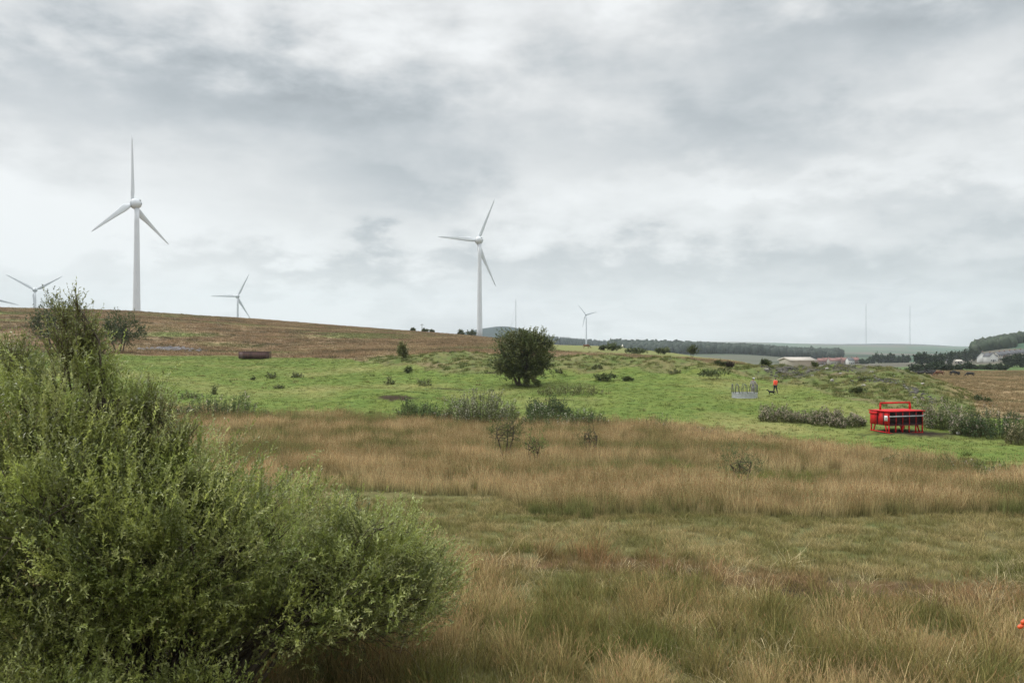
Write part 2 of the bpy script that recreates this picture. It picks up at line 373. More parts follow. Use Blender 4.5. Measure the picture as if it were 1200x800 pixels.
mr = N(nt, 'MapRange'); mr.inputs['From Min'].default_value = .3; mr.inputs['From Max'].default_value = .7; mr.inputs['To Min'].default_value = .72; mr.inputs['To Max'].default_value = 1.26
L(no.outputs['Fac'], mr.inputs['Value'])
vm = N(nt, 'VectorMath', operation='SCALE'); L(a.outputs['Color'], vm.inputs[0]); L(mr.outputs['Result'], vm.inputs['Scale'])
hs = N(nt, 'HueSaturation'); mr2 = N(nt, 'MapRange'); mr2.inputs['From Min'].default_value = .3; mr2.inputs['From Max'].default_value = .7; mr2.inputs['To Min'].default_value = .485; mr2.inputs['To Max'].default_value = .515
L(no2.outputs['Fac'], mr2.inputs['Value']); L(mr2.outputs['Result'], hs.inputs['Hue']); L(vm.outputs['Vector'], hs.inputs['Color'])
p = N(nt, 'BsdfPrincipled'); p.inputs['Roughness'].default_value = .95; p.inputs['Specular IOR Level'].default_value = .05
bp = N(nt, 'Bump'); bp.inputs['Strength'].default_value = .8; bp.inputs['Distance'].default_value = .12; L(no.outputs['Fac'], bp.inputs['Height']); L(bp.outputs['Normal'], p.inputs['Normal'])
L(hs.outputs['Color'], p.inputs['Base Color']); L(p.outputs['BSDF'], out.inputs['Surface'])
tag(mb.obj('ground', m, smooth=True), 'rolling ground of wet meadow, pasture, brown moor and distant hills', 'ground', kind='structure')

# ------------------------------------------------------------------ scattered grass (stuff)
def tuft(name, nb, h, r, wid, lean, curl, seg=3, tipcol=(1,1,1), basecol=(.7,.75,.6), var=.42, r_=None, hvar=.35, seedhead=None):
    g = r_ or np.random.default_rng(abs(hash(name)) % 1000 + 5)
    b = MB(); an = g.random(nb)*2*np.pi; rr = r*np.sqrt(g.random(nb))
    base = np.stack([rr*np.cos(an), rr*np.sin(an), np.full(nb, -.04)], 1)
    hh = h*(1-hvar+2*hvar*g.random(nb)*g.random(nb)**.3)
    la = an + g.normal(0, 1.0, nb); le = lean*(.25+g.random(nb))*hh
    dirx = np.stack([np.cos(la), np.sin(la)], 1)
    side = np.stack([-np.sin(la+g.normal(0, .8, nb)), np.cos(la+g.normal(0, .8, nb)), np.zeros(nb)], 1)
    V = []; cc = []
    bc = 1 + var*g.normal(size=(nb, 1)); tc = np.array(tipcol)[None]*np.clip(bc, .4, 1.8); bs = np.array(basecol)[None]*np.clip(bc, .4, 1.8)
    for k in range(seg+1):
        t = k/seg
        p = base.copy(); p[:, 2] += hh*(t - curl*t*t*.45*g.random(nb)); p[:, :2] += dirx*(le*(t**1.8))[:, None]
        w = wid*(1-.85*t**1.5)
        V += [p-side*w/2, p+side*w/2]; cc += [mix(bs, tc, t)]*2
    V = np.stack(V, 1).reshape(-1, 3); cc = np.stack(cc, 1).reshape(-1, 3)
    st = 2*(seg+1); bi = np.arange(nb)[:, None]*st
    for k in range(seg):
        b.f.setdefault(4, []).append(np.concatenate([bi+2*k, bi+2*k+1, bi+2*k+3, bi+2*k+2], 1))
    b.v.append(V); b.c.append(cc); b.n += len(V)
    if seedhead:
        n = int(nb*seedhead[0]); idx = g.choice(nb, n, replace=False)
        P = V.reshape(nb, st, 3)[idx, st-2]; D = np.array([[0,0,1.]])+.5*rvec(n, g)
        b.leaves(P-.03*D, D, rvec(n, g), seedhead[1], seedhead[2], np.broadcast_to(seedhead[3], (n, 3)))
    me = b.mesh(name); me.materials.append(M_grass)
    return bpy.data.objects.new(name, me)
def scatter(name, label, cat, pts, rz, sc, tint, protos):
    n = len(pts)
    me = bpy.data.meshes.new(name); me.vertices.add(n); me.vertices.foreach_set('co', pts.astype(np.float32).ravel())
    a = me.attributes.new('rz', 'FLOAT_VECTOR', 'POINT'); a.data.foreach_set('vector', rz.astype(np.float32).ravel())
    a = me.attributes.new('sc', 'FLOAT_VECTOR', 'POINT'); a.data.foreach_set('vector', sc.astype(np.float32).ravel())
    a = me.attributes.new('tint', 'FLOAT_COLOR', 'POINT'); a.data.foreach_set('color', np.hstack([np.clip(tint, 0, 4), np.ones((n, 1))]).astype(np.float32).ravel())
    a = me.attributes.new('pick', 'INT', 'POINT'); a.data.foreach_set('value', rng.integers(0, len(protos), n).astype(np.int32))
    o = link(name, me)
    col = bpy.data.collections.new(name+'_tufts')
    for p in protos: col.objects.link(p)
    ng = bpy.data.node_groups.new(name, 'GeometryNodeTree')
    ng.interface.new_socket('Geometry', in_out='INPUT', socket_type='NodeSocketGeometry'); ng.interface.new_socket('Geometry', in_out='OUTPUT', socket_type='NodeSocketGeometry')
    gi = ng.nodes.new('NodeGroupInput'); go = ng.nodes.new('NodeGroupOutput')
    ci = ng.nodes.new('GeometryNodeCollectionInfo'); ci.inputs['Collection'].default_value = col; ci.inputs['Separate Children'].default_value = True; ci.inputs['Reset Children'].default_value = True
    ip = ng.nodes.new('GeometryNodeInstanceOnPoints'); ip.inputs['Pick Instance'].default_value = True
    def na(nm, t):
        k = ng.nodes.new('GeometryNodeInputNamedAttribute'); k.data_type = t; k.inputs['Name'].default_value = nm; return k.outputs['Attribute']
    Lk = ng.links.new
    Lk(gi.outputs[0], ip.inputs['Points']); Lk(ci.outputs[0], ip.inputs['Instance']); Lk(na('pick', 'INT'), ip.inputs['Instance Index'])
    Lk(na('rz', 'FLOAT_VECTOR'), ip.inputs['Rotation']); Lk(na('sc', 'FLOAT_VECTOR'), ip.inputs['Scale']); Lk(ip.outputs[0], go.inputs[0])
    md = o.modifiers.new('scatter', 'NODES'); md.node_group = ng
    return tag(o, label, cat, kind='stuff')
def samp(n, d0, d1, u0, u1):
    d = np.sqrt(rng.random(n)*(d1**2-d0**2)+d0**2); uu = rng.uniform(u0, u1, n); return uu*d, d
def fin(name, label, cat, x, y, keep, sc, tint, protos, sink=0.0, tilt=.12):
    x, y, sc, tint = x[keep], y[keep], sc[keep], tint[keep]
    pts = np.stack([x, y, H(x, y)-sink], 1); n = len(x)
    rz = np.stack([rng.normal(0, tilt, n), rng.normal(0, tilt, n), rng.random(n)*6.28], 1)
    sv = np.stack([sc*rng.uniform(.85, 1.2, n), sc*rng.uniform(.85, 1.2, n), sc*rng.uniform(.75, 1.3, n)], 1)
    return scatter(name, label, cat, pts, rz, sv, tint, protos)
def tri(a, b, c_, t):
    t = np.clip(t, 0, 1)[:, None]; a, b, c_ = np.array(a), np.array(b), np.array(c_)
    return np.where(t < .5, mix(a, b, t*2), mix(b, c_, t*2-1))

# foreground meadow: tall mixed grasses near, shorter sward further out
x, y = samp(17000, 11.5, 39, -.70, .70)
px, d, past, rush, mound, beyond, rf, rb, pt, n1, n2 = zones(x, y)
a1 = fbm(x, y, 3.0, 3, 31.1); a2 = fbm(x*.6, y, 5, 3, 17.3)
tall = np.clip(sst(24.5, 22.0, d+2.2*a2), 0, 1)                      # tall growth in the nearest strip
tall = np.maximum(tall, .7*sst(29.5, 27.5, d+2*a2)*sst(1000, 600, px)*sst(-.2, .1, a1))
peatm = sst(0, .4, 1-np.abs(y-(28.0-(px-560)*.0075+.5*np.sin(x*.5)+1.0*n2))/1.5)*sst(-.35, .05, fbm(x, y, 14, 3, 12.5)+.3*a1)*sst(540, 580, px)
ditch = np.exp(-((px-985)/70)**2-((d-24.2-.35*np.sin(x*2))/.45)**2)
keep = (rush < .5) & (rng.random(len(x)) > .42*peatm) & (rng.random(len(x)) > 1.1*ditch)
tt = .5+1.25*a1+.6*a2+rng.normal(0, .16, len(x))
tn = tri((.148,.165,.054), (.262,.225,.100), (.45,.37,.21), tt-.02+rng.normal(0,.2,len(x)))
tn = mix(tn, np.array([.235,.13,.075])*(.6+.8*rng.random((len(x),1))), np.clip(peatm*.85, 0, 1)[:, None])
tm = rng.random(len(x)) < tall
thin = rng.random(len(x)) < .55+1.6*fbm(x, y, 1.1, 2, 81.1)
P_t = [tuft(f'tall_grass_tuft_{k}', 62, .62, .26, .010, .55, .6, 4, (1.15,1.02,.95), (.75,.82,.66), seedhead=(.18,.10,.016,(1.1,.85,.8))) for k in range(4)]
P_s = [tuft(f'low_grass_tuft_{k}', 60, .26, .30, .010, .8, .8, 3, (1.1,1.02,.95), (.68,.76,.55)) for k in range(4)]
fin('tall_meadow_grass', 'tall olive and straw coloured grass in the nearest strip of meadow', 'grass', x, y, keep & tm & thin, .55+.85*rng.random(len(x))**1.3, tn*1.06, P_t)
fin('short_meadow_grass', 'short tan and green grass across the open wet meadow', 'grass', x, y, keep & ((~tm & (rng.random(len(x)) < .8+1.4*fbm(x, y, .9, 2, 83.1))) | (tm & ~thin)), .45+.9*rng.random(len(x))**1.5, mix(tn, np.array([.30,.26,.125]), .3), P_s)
# pale bleached arching tussocks
x, y = samp(260, 14, 27, -.2, .66); a1 = fbm(x, y, 4, 2, 41.1)
P_b = [tuft(f'bleached_tussock_{k}', 30, .42, .24, .010, 1.5, 1.2, 4, (1,.97,.9), (.7,.7,.55)) for k in range(3)]
fin('bleached_grass', 'pale bleached arching grass blades among the meadow', 'grass', x, y, a1 > -.02, .7+.7*rng.random(len(x)), np.array([.58,.50,.33])*rng.uniform(.6, 1.1, (len(x), 1)), P_b)
# rushes
x, y = samp(34000, 33, 84, -.66, .72)
px, d, past, rush, mound, beyond, rf, rb, pt, n1, n2 = zones(x, y)
a1 = fbm(x*.7, y, 4.5, 3, 51.1); a2 = 1.6*fbm(x*.5, y, 8, 3, 57.3)
sapl = np.exp(-((px-868)/34)**2-((d-43.5)/4.5)**2)+np.exp(-((px-592)/26)**2-((d-53.5)/5)**2)
gap = np.maximum(sst(.14, .28, fbm(x*.55, y, 6, 2, 63.3))*sst(40, 43, d), .9*sst(0,.5,1-np.abs(d-48.5-2*a1-(px-780)*.004)/3.2)*sst(600,660,px)*(1-sst(900,960,px)))
soft = sst(-6, 5, (rb-d)+6*a1)
keep = (rush > .05) & (rng.random(len(x)) > .85*np.maximum(gap, sapl)) & (rng.random(len(x)) < soft)
tt = .55+1.0*a1+.5*a2+rng.normal(0, .13, len(x))
tt = .5+(tt-.5)*1.35
tn = tri((.20,.22,.085), (.345,.285,.148), (.52,.43,.25), tt+rng.normal(0,.1,len(x)))
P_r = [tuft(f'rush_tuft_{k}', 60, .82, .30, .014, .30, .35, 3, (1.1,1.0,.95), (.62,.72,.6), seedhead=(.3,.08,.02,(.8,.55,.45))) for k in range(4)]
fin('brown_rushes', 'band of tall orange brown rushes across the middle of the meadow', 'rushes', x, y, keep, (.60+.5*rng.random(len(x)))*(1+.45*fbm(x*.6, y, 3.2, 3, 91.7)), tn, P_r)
# green growth in the gaps of the rushes
fin('green_wet_grass', 'low green grass in gaps between the rushes', 'grass', x, y, (rush > .4) & (rng.random(len(x)) < .8*gap), .7+.4*rng.random(len(x)), tri((.16,.21,.055), (.20,.24,.065), (.3,.29,.12), .5+a1), P_s)
# pasture
x, y = samp(60000, 44, 172, -.68, .70)
px, d, past, rush, mound, beyond, rf, rb, pt, n1, n2 = zones(x, y)
a1 = fbm(x, y, 2.2, 3, 5.5); a2 = fbm(x, y, 14, 3, 12.5)
tn = tri((.080,.120,.027), (.142,.174,.043), (.222,.214,.076), .45+1.0*a2+.55*a1+rng.normal(0, .11, len(x)))
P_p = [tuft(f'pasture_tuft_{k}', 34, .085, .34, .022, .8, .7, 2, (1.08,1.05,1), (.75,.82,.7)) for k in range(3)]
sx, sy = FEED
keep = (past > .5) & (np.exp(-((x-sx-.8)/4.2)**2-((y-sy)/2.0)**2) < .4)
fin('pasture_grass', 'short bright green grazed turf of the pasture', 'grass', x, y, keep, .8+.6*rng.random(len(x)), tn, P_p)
# coarse tussocks: pasture edge, banks and mounds
x, y = samp(34000, 44, 160, -.68, .72)
px, d, past, rush, mound, beyond, rf, rb, pt, n1, n2 = zones(x, y)
a1 = fbm(x, y, 3, 3, 71.1); edge = sst(7, 0, d-rb)*sst(-1, .5, d-rb)
rough = np.clip(mound*.85 + edge*sst(640, 900, px)*.6 + edge*.5*sst(-.2, .2, a1) + past*.05*sst(.1, .3, a1), 0, 1)
keep = rng.random(len(x)) < rough*sst(-.3, .25, a1+.15)
tn = tri((.075,.10,.03), (.15,.17,.055), (.29,.25,.125), .45+1.2*a1+rng.normal(0, .22, len(x)))
P_c = [tuft(f'coarse_tussock_{k}', 40, .34, .34, .03, .7, .7, 2, (1.1,1.05,1), (.6,.7,.5)) for k in range(3)]
fin('rough_tussocks', 'rough green and straw tussocks on the banks and mounds', 'grass', x, y, keep, .55+.7*rng.random(len(x)), tn, P_c)
# moor
x, y = samp(70000, 120, 470, -.68, .30)
px, d, past, rush, mound, beyond, rf, rb, pt, n1, n2 = zones(x, y)
a1 = fbm(x, y, 7, 4, 2.5); a3 = fbm(x/1.8, y, 26, 3, 9.5)
tn = tri((.34,.245,.145), (.255,.18,.105), (.145,.12,.066), .5+1.1*a1+1.3*fbm(x/3.5, y, 11, 4, 45.1)+rng.normal(0, .10, len(x)))
tn = mix(tn, np.array([.37,.30,.175]), np.clip((fbm(x, y, 22, 3, 6.5)-.06)*2.4, 0, 1)[:, None])
tn = mix(tn, np.array([.17,.20,.075]), np.clip((a3-.10)*3, 0, .8)[:, None])
rid = sst(600, 660, px)*sst(0, 1, (d-(200+25*n1))/40)
keep = (beyond > .6) & (mound < .4) & (rid < .5) & (rng.random(len(x)) > .35*sst(.15, .3, a3))
P_m = [tuft(f'moor_tussock_{k}', 34, .42, .85, .07, 1.0, .8, 2, (1.05,1.0,1), (.75,.77,.7), var=.2) for k in range(3)]
fin('moor_grass', 'brown heath grass tussocks covering the hill behind the pasture', 'moor grass', x, y, keep, (.6+.8*rng.random(len(x))**2)*mix(1, .55, sst(590, 640, px)), tn, P_m)
x, y = samp(18500, 76, 330, .45, .72)
px, d, past, rush, mound, beyond, rf, rb, pt, n1, n2 = zones(x, y)
a1 = fbm(x, y/2.2, 9, 4, 4.4)
tn = tri((.34,.265,.15), (.255,.195,.105), (.15,.15,.07), .5+1.1*a1+1.0*fbm(x/4, y, 9, 4, 48.1)+rng.normal(0, .08, len(x)))
keep = (mound < .3) & (past < .4) & (d > 79) & (px > 1095) & (d < 310)
fin('rough_brown_grass', 'dry brown grass on the flat field below the village', 'grass', x, y, keep, .5+.5*rng.random(len(x)), tn, P_m2 if False else [tuft(f'dry_tussock_{k}', 34, .36, .8, .06, 1.0, .8, 2, (1.05,1.0,1), (.78,.78,.7), var=.2) for k in range(3)])

# ------------------------------------------------------------------ trees and bushes
def ell_points(n, c, r, lo, hi, g, lower=-1.0):
    v = rvec(n*2, g); v = v[v[:, 2] > lower][:n]
    rad = (lo**3+(hi**3-lo**3)*g.random(len(v)))**(1/3)
    return np.array(c)+v*np.array(r)*rad[:, None], v
def palette(n, cols, g, var=.16):
    cols = np.array(cols); k = g.integers(0, len(cols), n); t = g.random((n, 1))
    return np.clip(mix(cols[k], cols[(k+1) % len(cols)], t)*(1+var*g.normal(size=(n, 1))), .004, 1)
def crown(b, ells, nsh, g, shoot, nleaf, L, W, cols, up=.35, lo=.6, hi=1.05, wig=.5, twigs=None, var=.16, lower=-1, shootvar=.0, clump=0, align=.6):
    """shoots with alternate leaves spread through the given lobes"""
    vol = np.array([e[1][0]*e[1][1]*e[1][2] for e in ells])**(2/3); cnt = (nsh*vol/vol.sum()).astype(int)
    for (c, r), n in zip(ells, cnt):
        P, v = ell_points(n, c, r, lo, hi, g, lower)
        if clump:
            # gather the shoots into sprays so that the crown has gaps and an uneven edge
            kc, kv = ell_points(max(4, n//clump), c, r, lo, hi*1.08, g, lower)
            id_ = g.integers(0, len(kc), len(P)); P = mix(kc[id_], P, .0) + g.normal(size=P.shape)*np.array(r)*.19; v = kv[id_]
        D = v*.8 + np.array([0, 0, up]) + wig*rvec(len(P), g); D /= np.linalg.norm(D, axis=1)[:, None]
        sl = shoot*(.6+.8*g.random(len(P)))
        base = P - D*sl[:, None]*.5
        pc = palette(len(P), cols, g, var) if not clump else palette(len(kc), cols, g, var)[id_]*(1+.5*var*g.normal(size=(len(P), 1)))
        bend = rvec(len(P), g)*.35
        t = np.linspace(.12, 1, nleaf)
        LP = base[:, None]+D[:, None]*(sl[:, None]*t[None])[..., None] + bend[:, None]*(sl[:, None]*(t[None]**2))[..., None]*.5
        m_ = len(P)*nleaf
        LP = LP.reshape(-1, 3); DD = np.repeat(D, nleaf, 0)*align + rvec(m_, g)*.7
        NN = np.array([[0, 0, 1.0]])+.75*rvec(m_, g)
        b.leaves(LP, DD, NN, L*(.65+.7*g.random(m_)), W*(.7+.6*g.random(m_)), np.repeat(pc, nleaf, 0)*(1+.14*g.normal(size=(m_, 1))))
        if twigs is not None:
            for k in range(0, len(P), twigs[1]):
                q0 = base[k]; twigs[0].tube([q0, base[k]+D[k]*sl[k]*.5+bend[k]*sl[k]*.12, base[k]+D[k]*sl[k]+bend[k]*sl[k]*.5], [twigs[2], twigs[2]*.7, twigs[2]*.3], 3, cap=False)
def limb(b, p0, p1, r0, r1, g, n=6, wob=.08, nside=6, sag=0):
    p0 = np.array(p0, float); p1 = np.array(p1, float); Ld = np.linalg.norm(p1-p0)
    t = np.linspace(0, 1, n)[:, None]; pts = p0+(p1-p0)*t
    w = np.cumsum(g.normal(size=(n, 3))*wob*Ld/n*2, 0); w -= w[0]; w = w - t*w[-1]
    pts = pts + w; pts[:, 2] += sag*Ld*np.sin(np.pi*t[:, 0])
    b.tube(pts, np.linspace(r0, r1, n), nside, cap=False); return pts
# big foreground willow
def willow():
    g = np.random.default_rng(11)
    X0, Y0 = -6.6, 15.4; z0 = h1(X0, Y0)
    root = thing('willow_tree', 'large bushy green willow filling the near left corner', 'tree', (X0, Y0, z0))
    def E(px, py, d, rx, ry, rz): return (((px-600)*d/1000-X0, d-Y0, zy(py, d)-z0), (rx, ry, rz))
    ells = [E(110,650,15.2,3.4,2.7,2.45), E(370,672,16.2,2.25,2.1,1.22), E(60,500,15.6,1.85,1.7,1.55), E(-130,600,15.4,2.6,2.6,2.6),
            E(85,452,15.5,.9,.8,.70), E(150,570,15.2,1.6,1.5,1.0), E(305,612,16.0,1.55,1.3,.75), E(10,445,15.8,.85,.9,.5),
            E(430,640,16.4,1.2,1.2,.75), E(90,800,14.2,3.0,2.2,1.4), E(455,690,16.4,1.2,1.2,.6), E(215,640,14.6,1.9,1.4,1.45), E(60,610,14.0,2.1,1.4,1.7), E(215,605,15.4,1.1,1.1,.7), E(140,490,15.4,.85,.9,.75), E(390,690,18.6,2.4,1.9,1.2), E(455,680,19.2,1.5,1.6,.95), E(350,690,18.5,2.0,1.8,1.0)]
    big = list(ells); ells = [(c, (r[0]*.86, r[1]*.86, r[2]*.86)) for c, r in big]
    for c, r in big:
        for q in range(7 if r[0] > 1.5 else 3):
            v = rvec(1, g)[0]; v[1] = -abs(v[1]) if g.random() < .75 else v[1]; v[2] = max(v[2], -.35)
            k_ = g.uniform(.26, .42)*min(1, 1.6/r[0]+.35)
            ells.append((tuple(np.array(c)+v*np.array(r)*g.uniform(.60, .88)), (r[0]*k_, r[1]*k_, r[2]*k_*1.05)))
    cols = [(.235,.272,.068), (.31,.338,.092), (.178,.222,.060), (.365,.38,.15), (.21,.258,.066)]
    fb, tw = MB(), MB()
    crown(fb, ells, 29000, g, .50, 19, .068, .027, cols, up=.75, lo=.5, hi=1.10, wig=.6, twigs=(tw, 8, .005), var=.22, clump=14, align=.8)
    # leading shoots above the outline
    lead = [E(84,402,15.5,.42,.4,.40), E(74,368,15.5,.14,.2,.22), E(92,360,15.5,.10,.12,.2), E(185,475,15.2,.30,.3,.3), E(212,505,15.0,.22,.3,.22), E(15,412,15.8,.25,.3,.18), E(95,395,15.5,.3,.3,.4)]
    crown(fb, lead, 420, g, .55, 16, .066, .022, [(.19,.21,.06), (.23,.25,.08), (.16,.19,.055)], up=1.5, lo=.1, hi=1.1, wig=.35, twigs=(tw, 1, .006))
    st = MB()
    for (c, r) in ells+lead[:5]:
        c = np.array(c); k = 3 if r[0] > 1 else 1
        for q in range(k):
            b0 = np.array([g.normal(0, .5), g.normal(0, .4), -.05]); tgt = c+rvec(1, g)[0]*np.array(r)*.55
            mid = b0+(tgt-b0)*.5+np.array([0, 0, .4]); mid[2] = max(mid[2], .7)
            a_ = limb(st, b0, mid, .065, .035, g, 6, .10, 6); pts = limb(st, mid, tgt, .035, .012, g, 6, .12, 5)
            for s_ in range(7):
                limb(st, pts[g.integers(1, 6)], tgt+rvec(1, g)[0]*np.array(r)*.75, .012, .004, g, 5, .15, 4)
    # dead low twigs on the right side, over the shaded grass
    for q in range(34):
        p0 = np.array(E(390+g.normal(0, 45), 742+g.normal(0, 8), 16.2+g.normal(0, .5), 1, 1, 1)[0]); dr = np.array([g.uniform(.2, 1.1), g.normal(0, .5), g.uniform(-.35, .3)])
        limb(tw, p0, p0+dr*g.uniform(.6, 1.3), .009, .003, g, 6, .22, 4)
    fb.obj('crown', M_leaf, root); st.obj('trunk', M_bark, root, smooth=True); tw.obj('twigs', M_twig, root)
willow()

def bush_tree(name, label, cat, loc, ells, nsh, shoot, nleaf, L, W, cols, stems, seed, group=None, up=.4, lo=.55, hi=1.05, clump=6, wig=.6, rz=0, lower=-1, bark=None, stem_r=.1, var=.2, twn=6):
    g = np.random.default_rng(seed); root = thing(name, label, cat, loc, rz, group)
    fb, st = MB(), MB()
    crown(fb, ells, nsh, g, shoot, nleaf, L, W, cols, up=up, lo=lo, hi=hi, wig=wig, clump=clump, lower=lower, var=var, twigs=None)
    for (b0, tgt) in stems:
        st = MB(); pts = limb(st, b0, tgt, stem_r, stem_r*.45, g, 6, .08, 6)
        for (c, r) in ells[:6]:
            for k in range(2): limb(st, pts[g.integers(3, 6)], np.array(c)+rvec(1, g)[0]*np.array(r)*.6, stem_r*.4, stem_r*.12, g, 5, .1, 4)
        st.obj('trunk', bark or M_bark, root, smooth=True)
    fb.obj('crown', M_bush, root)
    return root
HAW = [(.10,.125,.045), (.145,.16,.055), (.075,.098,.038), (.17,.17,.07)]
d = find_d(612, 451.5, 90, 120)
L0 = at(612, d)
haw = bush_tree('hawthorn_tree', 'lone round dark green hawthorn tree standing on the pasture', 'tree', L0,
    [((0,0,4.2), (3.3,2.9,2.5)), ((1.6,-.3,4.4), (2.0,2,1.9)), ((-1.9,-.2,2.7), (1.7,1.7,1.0)), ((.2,0,5.6), (2.2,2,1.2)), ((-1.5,.2,4.6), (1.9,1.8,1.8)), ((.3,-.6,2.2), (1.9,1.5,1.0)), ((1.0,-.3,1.1), (1.0,1.0,1.15)), ((-.2,0,.8), (.9,.9,.9))],
    2900, .8, 13, .21, .13, HAW, [((-.3,0,0), (-.8,0,3)), ((.3,.1,0), (.5,0,3.2)), ((.7,-.1,0), (1.6,0,3.2)), ((-.6,0,0), (-1.9,-.3,2.6))], 21, clump=22, hi=1.12, stem_r=.22)
haw.scale = (.94, .94, .95)
g0 = np.random.default_rng(5)
def small_shrub(name, label, cat, px, ypx, lo, hi, w, h, cols, seed, group=None, n=160, leaf=1.0, lower=-.4, d=None, up=.4, **kw):
    d = d or find_d(px, ypx, lo, hi); p = at(px, d); W_ = w*d/2000; Hh = h*d/1000
    pxm = d/853.0   # one rendered pixel in metres
    Ls = max(.06, 1.5*pxm)*leaf; sh = min(Ls*2.4, Hh*.5)
    W_ = max(W_-.45*sh, W_*.4); H0 = Hh; Hh = max(Hh-.45*sh, Hh*.5)
    g = np.random.default_rng(seed)
    ells = [((0,0,Hh*.55), (W_*.8,W_*.7,Hh*.47))]
    for q in range(4): ells.append(((g.uniform(-.5,.5)*W_, g.uniform(-.4,.4)*W_, Hh*g.uniform(.3,.62)), (W_*g.uniform(.4,.55), W_*.45, Hh*g.uniform(.28,.38))))

    return bush_tree(name, label, cat, p-Vector((0,0,.03)), ells, n, sh, 8, Ls, Ls*.55, cols, [((0,0,0), (g.normal(0,.15)*W_, 0, Hh*.6)), ((.15*W_,0,0), (.4*W_,0,Hh*.55)), ((-.15*W_,0,0), (-.4*W_,0,Hh*.5))], seed, group, clump=5, lower=lower, stem_r=max(.02, Hh*.02), up=up, twn=4, **kw)
DKG = [(.065,.085,.03), (.09,.11,.036), (.05,.068,.026)]
small_shrub('hawthorn_tree', 'broad dark hawthorn on the moor edge, rising behind the willow top', 'tree', 66, 411, 155, 200, 62, 62, DKG, 31, n=900)
small_shrub('hawthorn_tree', 'low wide dark hawthorn beside the taller one behind the willow', 'tree', 140, 413, 155, 200, 54, 46, DKG, 32, n=800)
OLV = [(.16,.175,.06), (.125,.145,.05), (.19,.19,.08)]
small_shrub('hawthorn_bush', 'grey green upright thorn bush on the low mound, near the skyline moor', 'bush', 472, 422, 128, 150, 17, 21, OLV, 33, n=260, up=.9)
small_shrub('willow_sapling', 'rounded olive willow sapling, largest in the rushes', 'sapling', 592, 533, 55, 70, 50, 60, [(0.124,0.148,0.046), (0.157,0.181,0.056), (0.102,0.124,0.043)], 34, n=520, up=1.0, leaf=.75)
small_shrub('willow_sapling', 'small light green willow sapling just right of the rounded one', 'sapling', 626, 545, 50, 70, 36, 46, [(0.165,0.214,0.058), (0.124,0.165,0.049)], 35, n=150, up=1.0, leaf=.75, lower=-1)
small_shrub('willow_sapling', 'thin sparse willow sapling with bare dark stems in the rushes', 'sapling', 692, 536, 50, 70, 42, 50, [(0.140,0.140,0.049), (0.165,0.157,0.066), (0.099,0.116,0.041)], 36, n=150, up=1.0, leaf=.75, lower=-1)
small_shrub('willow_sapling', 'grey green low spreading willow at the back of the rushes', 'sapling', 868, 568, 38, 60, 64, 50, [(0.116,0.148,0.056), (0.148,0.181,0.066)], 37, n=520, up=.8, leaf=.7)
small_shrub('willow_sapling', 'bright green leafy shoot between the big willow and the rushes', 'sapling', 415, 592, 36, 50, 30, 26, [(0.165,0.231,0.058), (0.132,0.181,0.049)], 38, n=110, up=1.0, leaf=.7, lower=-1)
# scattered bushes on the far mounds and ridge
GOR = [(0.072,0.096,0.029), (0.104,0.120,0.038), (0.056,0.075,0.027)]
for px, yp, lo, hi, w, h, lab, sd in (
    (718,412.5,250,420,20,10,'rounded green gorse bush on the ridge below the pale cow',41), (706,412.5,250,420,9,6,'small bush touching the rounded gorse on the ridge',42),
    (746,415,220,400,30,7,'long low bush on the green ridge',43), (776,416,220,380,20,9,'loose bush right of the long low one on the ridge',44),
    (811,419,200,340,17,15,'dark upright gorse bush at the end of the ridge',45), (843,432,122,200,18,8,'low olive bush on brown grass above the feeder ring',46),
    (855,432.5,122,200,13,9,'low purple brown bush above the feeder ring',47), (836,446,108,125,44,14,'wide weedy bush on the mound bank left of the feeder ring',48),
    (498,386,430,452,9,4,'tiny dark bush on the skyline left of the pole',49), (540,391,520,558,8,6,'small bush on the skyline by the turbine foot',50), (552,391.5,520,558,12,7,'dark bush at the foot of the middle turbine',51),
    (484,386,425,450,6,4,'tiny bush on the moor skyline, farthest from the turbine',52), (506,386.5,440,470,6,3.5,'little bush on the skyline right of the pole',53),
    (709,446.5,100,115,34,9,'dark low bramble on the pasture below the mounds',54), (735,446.5,100,115,16,5,'flat dark tuft right of the low bramble on the pasture',55),
    (897,428,112,124,14,9,'yellow green bush in front of the pale shed, on the spoil heap',56), (955,427.5,112,126,10,7,'green bush at the right edge of the pale shed',57),
    (478,437,105,130,10,7,'small dark green weed bush under the mound on the pasture',58), (1005,461,82,105,20,9,'dark weeds at the foot of the spoil heap',59),
    (1150,470,84,100,26,8,'dull green weeds on the last bank before the brown field',60)):
    cols = [(.07,.05,.045), (.05,.04,.03), (.06,.055,.03)] if 'purple' in lab else GOR
    small_shrub('gorse_bush' if 'gorse' in lab else 'low_bush', lab, 'bush', px, yp, lo, hi, w, h, cols, sd, n=int(90+2.2*w), lower=-.2)

